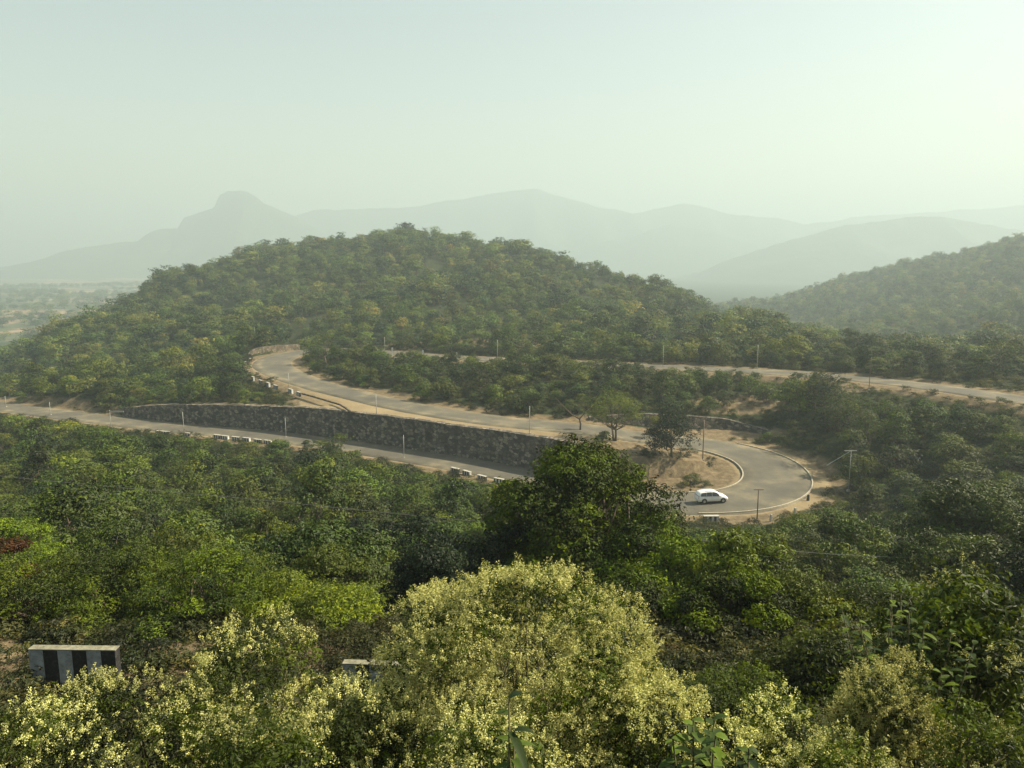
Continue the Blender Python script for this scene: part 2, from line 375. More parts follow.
def vnoise(x, y, s, seed):
    x = x / s; y = y / s; xi = np.floor(x).astype(int); yi = np.floor(y).astype(int); fx = x - xi; fy = y - yi
    fx = fx * fx * (3 - 2 * fx); fy = fy * fy * (3 - 2 * fy)
    def h(a, b):
        n = (a * 374761393 + b * 668265263 + seed * 2147483) & 0xffffffff
        n = ((n ^ (n >> 13)) * 1274126177) & 0xffffffff
        return ((n ^ (n >> 16)) & 0xffff) / 65535.0
    return (h(xi, yi) * (1 - fx) + h(xi + 1, yi) * fx) * (1 - fy) + (h(xi, yi + 1) * (1 - fx) + h(xi + 1, yi + 1) * fx) * fy
def sstep(a, b, x):
    t = np.clip((x - a) / (b - a), 0, 1); return t * t * (3 - 2 * t)
i300 = int(np.argmin(np.abs(project(W1[:, 0], W1[:, 1], W1[:, 2])[0] - 312)))
def terrain(x, y):
    x = np.asarray(x, float); y = np.asarray(y, float)
    ye = np.clip(y, -60, 9000)
    dep = np.maximum(y, 10) * CP + 3 + np.minimum(np.maximum(y, 0) * .2, 6)
    u = 512 + F * x / dep
    u = np.clip(u, uk[0], uk[-1])
    yi = np.interp(ye, YS, np.arange(len(YS))); y0 = np.minimum(yi.astype(int), len(YS) - 2); fy = yi - y0
    ui = np.interp(u, uk, np.arange(len(uk))); u0 = np.minimum(ui.astype(int), len(uk) - 2); fu = ui - u0
    fu = fu * fu * (3 - 2 * fu) * .5 + fu * .5
    z = (TAB[u0, y0] * (1 - fy) + TAB[u0, y0 + 1] * fy) * (1 - fu) + (TAB[u0 + 1, y0] * (1 - fy) + TAB[u0 + 1, y0 + 1] * fy) * fu
    z = z + (vnoise(x, y, 9, 1) - .5) * .9 * sstep(18, 40, y) + (vnoise(x, y, 34, 2) - .5) * 3.0 * sstep(190, 260, y) + (vnoise(x, y, 90, 3) - .5) * 10 * sstep(280, 420, y) * (z > -68)
    dust = np.zeros_like(z); bare = np.zeros_like(z)
    sel = (y > 60) & (y < 330) & (np.abs(x) < 260)
    px, py = x[sel], y[sel]
    if len(px):
        zb = z[sel].copy()
        info = []
        for L, nearw in zip(legs, (1.6, 1.8, 1.5)):
            D, I = nearest(px, py, L); hw = L[I, 3]
            info.append((D, I, hw, L[I, 2] - .14, sside(px, py, L, I)))
        # low road alone
        D, I, hw, zr, s = info[0]
        wl = 1 - sstep(hw + 2.0, hw + 8, D)
        Z0 = zb * (1 - wl) + zr * wl
        # ground behind the walls rises to the wall top
        for W, dd in ((W1, 9), (W2, 10), (W3, 8)):
            Dw, Iw = nearest(px, py, W); sw = sside(px, py, W, Iw)
            inside = (Iw > 0) & (Iw < len(W) - 1)
            f = np.where((sw > -0.1) & inside, 1 - sstep(1.5, dd, Dw), 0)
            zb = zb * (1 - f) + (W[Iw, 2] - .25) * f
        w = []; zz = []
        for k, (D, I, hw, zr, s) in enumerate(info):
            fl = hw + 1.6
            if k == 1:
                ucol = 512 + F * px / (py * CP - L[0, 2] * 0 + 30 * SP)
                # wide gravel verge between the middle road and the wall top
                Dq, Iq = nearest(px, py, W1); sq = sside(px, py, W1, Iq)
                fl = np.where((s > 0) & (sq > 0) & (Iq > i300) & (Dq < 22), hw + 30, fl)
                fl = np.where((s < 0) & (px > 38) & (py > 95) & (py < 132), hw + 2.8, fl)
            ww = 1 - sstep(fl, fl + 5, D); w.append(ww); zz.append(zr)
        Dq, Iq = nearest(px, py, W1); sq = sside(px, py, W1, Iq)
        w[0] = np.where((sq > 0) & (Dq < 25) & (Iq > 0) & (Iq < len(W1) - 1), 0, w[0])
        w = np.array(w); zz = np.array(zz); S = w.sum(0)
        Z1 = np.where(S > 1, (w * zz).sum(0) / np.maximum(S, 1e-6), zb * (1 - S) + (w * zz).sum(0))
        Dw, Iw = nearest(px, py, W1); sw = sside(px, py, W1, Iw)
        below = (sw < .75) & (Iw > 0) & (Iw < len(W1) - 1) & (Dw < 16)
        Z = np.where(below, Z0, Z1)
        # the wall above the right bend: road side stays on the road level, hill side takes the top
        for W in (W2, W3):
            Dw, Iw = nearest(px, py, W); sw = sside(px, py, W, Iw); inside = (Iw > 0) & (Iw < len(W) - 1)
            up = (sw > .75) & inside & (Dw < 4)
            Z = np.where(up, W[Iw, 2] - .2, Z)
            dn = (sw <= .75) & inside & (Dw < (14 if W is W2 else 3)) & ((info[1][4] < 0) if W is W2 else True)
            Z = np.where(dn, zz[1] if W is W2 else np.minimum(Z, zz[2]), Z)
        z[sel] = Z
        dmin = np.min([D - hw for D, I, hw, zr, s in info], axis=0)
        ds = .8 * (1 - sstep(.3, 2.2, dmin))
        Dm, Im, hm, zm, sm = info[1]
        ucol = 512 + F * px / (py * CP + 5)
        verge = (sm > 0) & (ucol > 300) & (ucol < 610) & (Dm < 18) & ~below
        ds = np.where(verge, 1 - .5 * sstep(9, 18, Dm), ds)
        pull = (sm < 0) & (px > 38) & (py > 95) & (py < 132); ds = np.where(pull, 1 - sstep(1.8, 3.6, Dm - hm), ds)
        dust[sel] = ds
        b = 1 - sstep(2, 7, dmin)
        uu, vv = project(px, py, Z)
        def patch(u, v, ru, rv): return np.clip(1.35 - np.sqrt(((uu - u) / ru) ** 2 + ((vv - v) / rv) ** 2), 0, 1)
        for q in ((690, 478, 58, 36), (610, 455, 45, 22), (740, 405, 60, 10), (715, 433, 70, 9), (700, 358, 110, 7), (620, 352, 40, 8), (850, 385, 70, 8), (500, 345, 130, 6), (335, 398, 55, 12)):
            b = np.maximum(b, patch(*q))
        bare[sel] = b
    # bare earth of the track just below the viewpoint
    t = (1 - sstep(1.2, 2.4, np.abs(y - 14.6))) * ((x < -2.2) & (x > -40))
    bare = np.maximum(bare, t * .75)
    plain = sstep(520, 700, y) * (z < -55)
    clr = vnoise(x, y, 26, 61) * .6 + vnoise(x, y, 9, 62) * .4
    bare = np.maximum(bare, (1 - sstep(.26, .36, clr)) * .12 * (y > 230) * (y < 900))
    return z, dust, bare, plain
def axis(lo, hi, step, far, g=1.12):
    a = list(np.arange(lo, hi + step, step)); s = step; q = a[-1]
    while q < far: s *= g; q += s; a.append(q)
    s = step; q = a[0]; b = []
    while q > -far: s *= g; q -= s; b.append(q)
    return np.array(b[::-1] + a)
gx = axis(-110, 110, .55, 7200, 1.07)
gy = np.concatenate([axis(-2, 95, 1.0, 0, 1.05), np.arange(95.5, 196, .55)]); q = gy[-1]; st_ = .6; gy = list(gy)
while q < 7200:
    q += st_; gy.append(q); st_ = min(max(st_ * 1.05, .6), 400)
q = -2; st_ = 1.2
while q > -900: q -= st_; gy.insert(0, q); st_ *= 1.2
gy = np.array(gy)
GX, GY = np.meshgrid(gx, gy)
zt, dust, bare, plain = terrain(GX.ravel(), GY.ravel())
nx, ny = len(gx), len(gy)
ii = np.arange(nx * ny).reshape(ny, nx)
q = np.stack([ii[:-1, :-1], ii[:-1, 1:], ii[1:, 1:], ii[1:, :-1]], -1).reshape(-1, 4)
ground = link('ground', mesh_from('ground', np.stack([GX.ravel(), GY.ravel(), zt], 1), q.ravel(), np.full(len(q), 4), [M['ground']], {'dust': dust, 'bare': bare, 'plain': plain}, smooth=True))
tag(ground, 'scrub covered hillside ground with bare earth cuts, falling to a far plain', 'ground', kind='structure')
def gz(x, y): return float(terrain(np.array([x]), np.array([y]))[0][0])

# road ribbon with short skirts
lat = np.array([-1.0, -.93, -.6, -.2, .2, .6, .93, 1.0])
Vv = []; E = []
for i in range(len(RD)):
    hw = RD[i, 3] + .6
    for l in lat:
        wob = .25 * (vnoise(np.array([i * .8]), np.array([9.0 * np.sign(l)]), 3, 5)[0] - .5) * (abs(l) > .9)
        Vv.append((RD[i, 0] + NR[i, 0] * (l * hw + wob), RD[i, 1] + NR[i, 1] * (l * hw + wob), RD[i, 2] - (.25 if abs(l) == 1 else 0) + .05 * (1 - l * l)))
        E.append(abs(l))
n = len(lat); ii = np.arange(len(RD) * n).reshape(-1, n)
q = np.stack([ii[:-1, :-1], ii[1:, :-1], ii[1:, 1:], ii[:-1, 1:]], -1).reshape(-1, 4)[:, ::-1]
road = link('road', mesh_from('road', Vv, q.ravel(), np.full(len(q), 4), [M['road']], {'edge': E}, smooth=True))
tag(road, 'winding worn asphalt mountain road doubling back through hairpin bends', 'road', kind='structure')

# ------------------------------------------------------------------ walls and kerbs
def wall(W, name, m, thick, label, coping=.25):
    T = np.gradient(W[:, :2], axis=0); T /= np.linalg.norm(T, axis=1)[:, None]; Nn = np.stack([-T[:, 1], T[:, 0]], 1)
    root = empty(name, (W[len(W) // 2, 0], W[len(W) // 2, 1], W[len(W) // 2, 3]), label, 'wall')
    o0 = np.array([*root.location])
    def strip(off0, off1, zlo, zhi, jag=0):
        V_ = []; F_ = []
        rows = 6
        for i in range(len(W)):
            j = (vnoise(np.array([i * 1.0]), np.array([3.]), 2.2, 4)[0] - .5) * jag
            for (o, z) in ((off0 - .02, zlo[i]), (off0 + .12, zlo[i] * .5 + zhi[i] * .5), (off0 + .22, zhi[i] + j), (off1, zhi[i] + j), (off1, zlo[i])):
                V_.append((W[i, 0] + Nn[i, 0] * o - o0[0], W[i, 1] + Nn[i, 1] * o - o0[1], z - o0[2]))
        n = 5
        for i in range(len(W) - 1):
            for k in range(n - 1): F_.append((i * n + k, (i + 1) * n + k, (i + 1) * n + k + 1, i * n + k + 1))
        F_ += [(0, 1, 2, 3, 4), tuple((len(W) - 1) * n + k for k in (4, 3, 2, 1, 0))]
        return V_, F_
    mb = MB(); mb.add(*strip(0, thick, W[:, 3], W[:, 2] - .02, .3)); mb.build('masonry', m, root)
    if coping:
        mb = MB(); mb.add(*strip(.05, thick + .02, W[:, 2] - .019, W[:, 2] + coping * .5, .12)); mb.build('coping', M['concrete'], root)
    return root
wall(W1, 'retaining_wall', M['rubble'], 1.45, 'long dark rubble stone wall holding the sandy road verge above the lower road', 0)
wall(W2, 'retaining_wall', M['rubble'], 1.1, 'low rubble stone wall at the foot of the slope above the right hairpin bend', 0)
wall(W3, 'retaining_wall', M['rubble_pale'], 1.2, 'short pale brown wall behind the far left hairpin bend', 0)
def kerb(i0, i1, side, off, w, h, m, name, label, z0=-.1, gap=None):
    V_ = []; F_ = []
    for i in range(i0, i1):
        o = side * (RD[i, 3] + off)
        for dx, dz in ((-w / 2, z0), (-w / 2, h), (w / 2, h), (w / 2, z0)):
            V_.append((RD[i, 0] + NR[i, 0] * (o + dx), RD[i, 1] + NR[i, 1] * (o + dx), RD[i, 2] + dz))
    for i in range(i1 - i0 - 1):
        for k in range(4): F_.append((i * 4 + k, i * 4 + (k + 1) % 4, (i + 1) * 4 + (k + 1) % 4, (i + 1) * 4 + k))
    mb = MB(); mb.add(V_, F_ + [(3, 2, 1, 0), tuple((i1 - i0 - 1) * 4 + k for k in range(4))])
    return tag(mb.build(name, m), label, 'kerb')
def idx_uv(u, v, lo=0, hi=None):
    U, V_ = project(RD[:, 0], RD[:, 1], RD[:, 2]); d = (U - u) ** 2 + (V_ - v) ** 2 * 4
    hi = hi or len(RD); return lo + int(np.argmin(d[lo:hi]))
ik0, ik1 = idx_uv(690, 503), idx_uv(722, 447, iA)
kerb(ik0, ik1, -1, .15, .2, .16, M['kerb'], 'kerb', 'pale concrete kerb curving along the outer side of the right hairpin bend')
kerb(idx_uv(655, 501), idx_uv(690, 442, iA), 1, .1, .2, .14, M['kerb'], 'kerb', 'low sandy kerb round the inner side of the right hairpin bend')

# ------------------------------------------------------------------ parapet blocks
def block_mesh(L=1.75, H=.72, W_=.42, stripes=6, flip=0, ov=.06, ct=.06, cm='concrete', wm='whitewash'):
    root = {}
    a = MB(); b = MB(); sw = L / stripes
    for k in range(stripes):
        t = a if (k + flip) % 2 == 0 else b
        t.box((-L / 2 + sw * (k + .5), 0, H / 2 - .15), (sw - .004, W_, H + .3))
    c = MB(); c.box((0, 0, H + ct / 2), (L + ov, W_ + ov, ct))
    return a.mesh('white_stripe', [M[wm]]), b.mesh('black_stripe', [M['blackpaint']]), c.mesh('coping', [M[cm]])
BLK = [block_mesh(), block_mesh(flip=1), block_mesh(1.75, .8, .17, ov=.01, ct=.02, cm='mossy', wm='shadewhite')]
def block(loc, rz, label, group=None, kind=0, s=1.0):
    r = empty('parapet_block', loc, label, 'parapet block', group, rz, (s, s, s))
    for nme, me in zip(('white_stripe', 'black_stripe', 'coping'), BLK[kind]):
        o = link(nme, me, r)
    return r
ORD = ['first', 'second', 'third', 'fourth', 'fifth', 'sixth', 'seventh', 'eighth', 'ninth', 'tenth', 'eleventh', 'twelfth']
def block_row(pts, zoff, desc, group, base_leg, s=1.0, side=None, frm='left'):
    P = []
    for u, v in pts:
        # nearest place on the leg's edge
        U, V_ = project(base_leg[:, 0], base_leg[:, 1], base_leg[:, 2])
        i = int(np.argmin((U - u) ** 2 + 9 * (V_ - v) ** 2)); z = base_leg[i, 2] + .3
        p = at_z(u, v, z); P.append(p)
    P = np.array(P)
    for k, p in enumerate(P):
        t = P[min(k + 1, len(P) - 1)] - P[max(k - 1, 0)]
        block((p[0], p[1], p[2] - .5), math.atan2(t[1], t[0]), f'{desc}, {ORD[k]} from {frm}', group, k % 2, s)
block_row([(250, 359.5), (245.5, 362.4), (243, 366), (243.5, 370), (247, 374), (253, 377.5), (260.5, 381), (268, 383.5), (275.5, 386), (290.6, 390), (298.6, 392.8)], 0,
          'parapet block in the curved row round the far left hairpin', 'parapet blocks round the left hairpin', RD[iA:iB + 60], .95, frm='its far end')
block_row([(160, 432), (166, 432.6), (186, 434)], 0, 'small pale parapet block half hidden by bushes beside the lower road', 'pale blocks by the lower road', lows)
block_row([(217, 436), (225, 437), (235.5, 438), (246.5, 439), (257.5, 440.5), (268, 441.6), (279.5, 443)], 0, 'white topped parapet block edging the road under the wall', 'row of blocks below the wall', lows, frm='left')
block_row([(455, 469.5), (467, 472.5), (482, 477), (499, 480)], 0, 'parapet block where the lower road meets the dark tree', 'blocks near the lower road end', lows)
block_row([(379, 357), (387, 357.7), (397, 358.5), (411, 359.5), (419, 360), (440, 361.5), (475, 363)], 0, 'distant block on the upper road left of its middle pole', 'blocks on the upper road, left part', ups)
block_row([(544, 366), (559, 366.5), (589, 367.5), (605, 368)], 0, 'distant block on the upper road right of its middle pole', 'blocks on the upper road, right part', ups)
p = at_z(711, 521.5, -33.9); block((p[0], p[1], p[2] - .05), .02, 'dark striped parapet block with white end on the verge beside the white car', kind=1, s=1.12)
# two blocks on the track in the foreground
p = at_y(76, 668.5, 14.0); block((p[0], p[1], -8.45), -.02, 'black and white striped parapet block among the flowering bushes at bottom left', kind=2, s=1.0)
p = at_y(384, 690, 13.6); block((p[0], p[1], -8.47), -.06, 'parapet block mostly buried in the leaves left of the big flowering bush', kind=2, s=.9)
# low broken ledge on the gravel
P = [at_z(u, v, -28.75) for u, v in ((302, 394), (315, 397.5), (330, 402), (340, 405), (346, 408.5), (350, 412))]
mb = MB(); 
for a, b in zip(P[:-1], P[1:]):
    d = b - a; L = np.linalg.norm(d[:2]); mb.box(((a + b) / 2) + np.array([0, 0, .1]), (L - .05, .35, .36), math.atan2(d[1], d[0]))
tag(mb.build('low_ledge', M['rubble_pale'], bevel=.03), 'low broken concrete ledge lying across the sandy verge after the left hairpin', 'ledge')

# ------------------------------------------------------------------ poles
def pole(u, vt, vb, z, label, arm=None, m='pole', group='poles along the road', name='road_pole', r=.06):
    b = at_z(u, vb, z); g = gz(b[0], b[1]); b[2] = max(min(g, z + .4), z - .5)
    y = b[1]; top = ratio(vt) * y; H = top - b[2]
    root = empty(name, b, label, 'pole', group)
    mb = MB(); mb.tube([(0, 0, -.3), (0, 0, H * .5), (0, 0, H)], [r, r * .9, r * .75], 8); mb.build('post', M[m], root, smooth=True)
    mb = MB(); mb.box((0, 0, .12), (.42, .42, .3), taper=.8); mb.build('footing', M['concrete'], root)
    if arm == 'T': mb = MB(); mb.box((0, 0, H - .1), (1.3, .1, .1)); mb.build('cross_arm', M[m], root)
    if arm == 'lamp':
        mb = MB(); mb.tube([(0, 0, H - .1), (-.8, -.1, H + .1), (-1.5, -.2, H - .05)], .04, 6); mb.build('arm', M[m], root)
    if arm == 'sign':
        mb = MB(); mb.box((1.5, 0, H - .35), (3.0, .08, .28), .0); mb.build('arm', M[m], root)
    if arm == 'stay':
        mb = MB(); mb.tube([(0, 0, H - .1), (-3.6, -.4, H - 2.2)], .05, 6); mb.build('stay', M[m], root)
        mb = MB(); mb.box((-.1, 0, H - .12), (1.8, .1, .1)); mb.build('cross_arm', M[m], root)
    return root
pole(6, 396, 406, -34.7, 'thin pole beside the far left end of the lower road')
pole(50.5, 402, 414, -34.7, 'thin pole on the lower road, second from its far left end')
pole(111, 410, 427, -34.8, 'pole with a horizontal arm beside the lower road before the wall', 'sign')
pole(184, 412, 433, -34.8, 'pale pole on the lower road verge in front of the dark wall')
pole(286, 418, 437, -34.7, 'short pale pole against the dark wall near the white topped blocks')
pole(404, 435, 458, -34.6, 'pole standing by the lower road under the long dark wall')
pole(289, 373, 388.5, -28.5, 'short thin pole on the road just after the far left hairpin')
pole(255, 327, 343, -27, 'pale thin pole among the trees behind the far left hairpin')
pole(376.5, 394, 414.5, -29.1, 'thin pole on the sandy verge above the long wall')
pole(529.5, 406, 433, -29.2, 'white thin pole on the verge left of the leaning bare tree')
pole(702.5, 420, 463, -32.9, 'tall brown pole inside the right hairpin beside the dark round tree', m='poledark', r=.09)
pole(757, 489, 520, -33.9, 'dark pole with a short cross arm near the white car', 'T', m='poledark', r=.085)
pole(848.5, 450, 488, -32.6, 'pale utility pole with a slanting stay in the dark gully right of the bend', 'stay', m='pole')
pole(385, 337, 355, -26.7, 'slender pole left of the white marker posts on the upper road')
pole(497.5, 340, 361, -26.1, 'slender pole at the middle of the upper road')
pole(663, 345, 367, -25.5, 'slender pole in front of the orange earth bank on the upper road')
pole(757, 345, 368, -25.0, 'slender pale pole at the foot of the wooded hill on the upper road')
pole(869, 357, 388, -24.4, 'brown pole standing beside the upper road where the bushes open', m='poledark')
for k, (u, vt, vb, s) in enumerate(((392.3, 347.5, 355.5, 'left'), (422.8, 350, 358, 'middle'), (456.6, 352.5, 359.5, 'right'))):
    b = at_z(u, vb, -26.5); H = ratio(vt) * b[1] - b[2]
    root = empty('marker_post', b, f'white headed marker post on the upper road, {s} one of three', 'marker post', 'white marker posts')
    mb = MB(); mb.tube([(0, 0, -.2), (0, 0, H * .55)], .09, 6); mb.build('shaft', M['pole'], root)
    mb = MB(); mb.box((0, 0, H * .78), (.42, .14, H * .42)); mb.build('head', M['whitewash'], root)
for k, (u, v) in enumerate(((808, 500), (795, 513.5), (771, 520))):
    b = at_z(u, v, -33.7); root = empty('guard_stone', b, f'small dark guard stone on the outer verge of the right hairpin, {ORD[k]} towards the car', 'guard stone', 'guard stones')
    mb = MB(); mb.box((0, 0, .35), (.35, .3, .9), .3, .75); mb.build('stone', M['blackpaint' if k == 0 else 'concrete'], root, .03)
# power cable crossing the view
CB = [at_y(u, v, y) for u, v, y in ((-120, 462, 60), (0, 476, 55), (125, 488, 51), (250, 499, 47), (370, 511, 44), (480, 521.5, 41), (640, 533, 37.5), (790, 551, 34), (920, 558, 32), (1100, 556, 29))]
cb = spline(np.array([[*p, 0] for p in CB]), 1.0)[:, :3]
mb = MB(); mb.tube(cb, .014, 5); tag(mb.build('power_cable', M['cable'], smooth=True), 'thin sagging cable strung above the bushes across the whole slope', 'cable')

# ------------------------------------------------------------------ foliage builders
def rand_dirs(rng, n):
    v = rng.normal(size=(n, 3)); return v / np.linalg.norm(v, axis=1)[:, None]
def leaves(pos, nrm, size, aspect, rng, tint, droop=.15, axis_up=0.0):
    """one folded quad per leaf"""
    n = len(pos); nrm = nrm / np.linalg.norm(nrm, axis=1)[:, None]
    r = rand_dirs(rng, n); r[:, 2] += axis_up
    a = np.cross(nrm, r); a /= np.linalg.norm(a, axis=1)[:, None] + 1e-9; a = np.cross(a, nrm) if axis_up else a
    b = np.cross(nrm, a)
    s = (size * (rng.uniform(.6, 1.35, n)))[:, None]; w = s * aspect
    v = np.stack([pos - a * s * .5, pos + b * w * .5 + nrm * s * .06, pos + a * s * .5 - nrm * s * droop, pos - b * w * .5 + nrm * s * .06], 1).reshape(-1, 3)
    f = np.arange(4 * n); return v, f, np.full(n, 4), np.repeat(tint, 4)
def blobs(rng, nb, R, H, base, blobr, pw=2.6):
    if pw > 3:      # one wide rounded mound
        zf = rng.random(nb) ** .9; an = rng.uniform(0, 2 * PI, nb)
        rr = np.where(rng.random(nb) < .8, rng.uniform(.86, 1.04, nb), rng.random(nb) ** .5 * .85) * np.sqrt(1 - np.minimum(zf, .985) ** 2.3) * (R - blobr * .7)
        return np.stack([np.cos(an) * rr, np.sin(an) * rr, base + zf * (H - blobr * .8 - base) + blobr * .1], 1), blobr * rng.uniform(.6, 1.35, nb)
    top = H - blobr * .75 - base; zf = rng.random(nb) ** .85; an = rng.uniform(0, 2 * PI, nb)
    env = np.sqrt(1 - np.minimum(zf, .97) ** pw) * (.72 + .28 * np.minimum(zf / .35, 1))
    lob = 1 + .17 * np.sin(an * 3 + seedphase(rng)) + .12 * np.sin(an * 5 + zf * 6 + seedphase(rng))
    zf = zf * (1 - .22 * rng.random() * (1 + np.sin(an * 2 + seedphase(rng))))
    rr = np.where(rng.random(nb) < .68, rng.uniform(.78, 1.0, nb), rng.random(nb) ** .5 * .8) * env * lob * max(R - blobr * .8, .1)
    c = np.stack([np.cos(an) * rr, np.sin(an) * rr, base + zf * top + blobr * .25], 1)
    return c, blobr * rng.uniform(.5, 1.5, nb)
def seedphase(rng): return rng.uniform(0, 6.28)
def crown(rng, R, H, base, nb, blobr, nleaf, lsize, aspect=.6, spray=.2, updir=.5, inner=.12, axis_up=0.0, bl=None, pw=2.6):
    c, rad = bl if bl is not None else blobs(rng, nb, R, H, base, blobr, pw)
    nall = nleaf; nleaf = nall // 6
    p = rad ** 2 / (rad ** 2).sum(); bi = rng.choice(len(c), nleaf, p=p)
    d = rand_dirs(rng, nleaf); d[:, 2] = np.where(rng.random(nleaf) < .78, np.abs(d[:, 2]), d[:, 2]); d /= np.linalg.norm(d, axis=1)[:, None]
    r = rad[bi] * (1 - np.abs(rng.normal(0, .16, nleaf)))
    out = rng.random(nleaf) < spray; r = np.where(out, rad[bi] * rng.uniform(1.0, 1.5, nleaf), r)
    inn = rng.random(nleaf) < inner; r = np.where(inn, rad[bi] * rng.random(nleaf), r)
    pos = c[bi] + d * r[:, None] * np.array([1.08, 1.08, .68])
    pos[:, 2] = np.maximum(pos[:, 2], .02)
    nrm = d * 1.0 + np.array([0, 0, updir]) + rng.normal(0, .34, (nleaf, 3))
    bi = np.repeat(bi, 6); ct = np.repeat(rng.random(nleaf), 6); od = rand_dirs(rng, nleaf * 6); nrm = np.repeat(nrm, 6, 0) * .8 + od * .75
    pos = np.repeat(pos, 6, 0) + od * lsize * .95 * np.array([1, 1, .6]); nleaf *= 6
    bt = rng.random(len(c)); bt = bt * bt * (3 - 2 * bt); tint = np.clip(.5 * bt[bi] + .25 * ct + .25 * rng.random(nleaf), 0, 1)
    return leaves(pos, nrm, lsize, aspect, rng, tint, axis_up=axis_up), (c, rad)
def limbs(rng, c, rad, base, tr, nlimb, trunk_top, lean=(0, 0), multi=1):
    mb = MB()
    for k in range(multi):
        off = rng.normal(0, tr * (1.2 if multi > 1 else 0), 2)
        ln = np.array(lean) + (rng.normal(0, .25, 2) * trunk_top if multi > 1 else 0)
        P = [(off[0], off[1], -.3), (off[0] + ln[0] * .3, off[1] + ln[1] * .3, trunk_top * .4), (off[0] + ln[0], off[1] + ln[1], trunk_top)]
        mb.tube(P, [tr * 1.15, tr * .9, tr * .7], 7)
        sel = rng.choice(len(c), min(nlimb, len(c)), replace=False)
        for j in sel:
            a = np.array(P[2]); b = c[j]; m_ = (a + b) / 2 + rng.normal(0, .08, 3) * np.linalg.norm(b - a) + np.array([0, 0, -.08 * np.linalg.norm(b - a)])
            mb.tube([a * .85 + np.array(P[1]) * .15, m_, b], [tr * .5, tr * .3, tr * .12], 5)
    return mb
def foliage_mesh(name, parts, mats, idx=None):
    vs, fs, ss, ts, mi = [], [], [], [], []; n = 0
    for k, (v, f, s, t) in enumerate(parts):
        vs.append(v); fs.append(f + n); ss.append(s); ts.append(t); mi.append(np.full(len(s), (idx or [0] * 99)[k])); n += len(v)
    return mesh_from(name, np.concatenate(vs), np.concatenate(fs), np.concatenate(ss), mats, {'tint': np.concatenate(ts)}, np.concatenate(mi))
def wood_part(mb):
    v = np.concatenate(mb.v); f = mb.f; return v, np.array([i for q in f for i in q]), np.array([len(q) for q in f]), np.zeros(len(v))

# prototypes: (crown mesh, trunk mesh, nominal height)
def proto(kind, seed):
    rng = np.random.default_rng(seed)
    if kind == 'hill':      # crown about 7 m
        H = 7; R = rng.uniform(2.6, 3.5); (L, bl) = crown(rng, R, H, 1.6, 13, 1.35, 1100, .42, .65)
        tr = limbs(rng, *bl, 0, .16, 5, 2.2); m = M['leaf_hill']
    elif kind == 'mid':     # shrubby tree 5 m, fine leaves
        H = 5; R = rng.uniform(2.2, 3.0); (L, bl) = crown(rng, R, H, .4, 20, .85, 3800, .21, .6)
        tr = limbs(rng, *bl, 0, .10, 5, 1.2, multi=3); m = M['leaf_shrub']
    elif kind == 'near':    # bush 3.2 m with 12 cm leaves
        H = 3.2; R = rng.uniform(1.7, 2.2); (L, bl) = crown(rng, R, H, .1, 34, .45, 9500, .115, .55)
        tr = limbs(rng, *bl, 0, .05, 7, .7, multi=4); m = M['leaf_shrub']
    me = foliage_mesh('crown', [L], [m])
    tm = tr.mesh('trunk', [M['bark']], smooth=True)
    full = foliage_mesh('tree', [L, wood_part(tr)], [m, M['bark']], [0, 1])
    return me, tm, full, H
PR = {k: [proto(k, 100 * j + i) for i in range(nv)] for j, (k, nv) in enumerate((('hill', 7), ('mid', 6), ('near', 5)))}
def weed(seed):
    rng = np.random.default_rng(seed)
    (L, bl) = crown(rng, .7, .6, .0, 8, .22, 520, .10, .45, spray=.3, axis_up=.4)
    return foliage_mesh('tuft', [L], [M['grass_dry']])
WEED = [weed(900 + i) for i in range(4)]

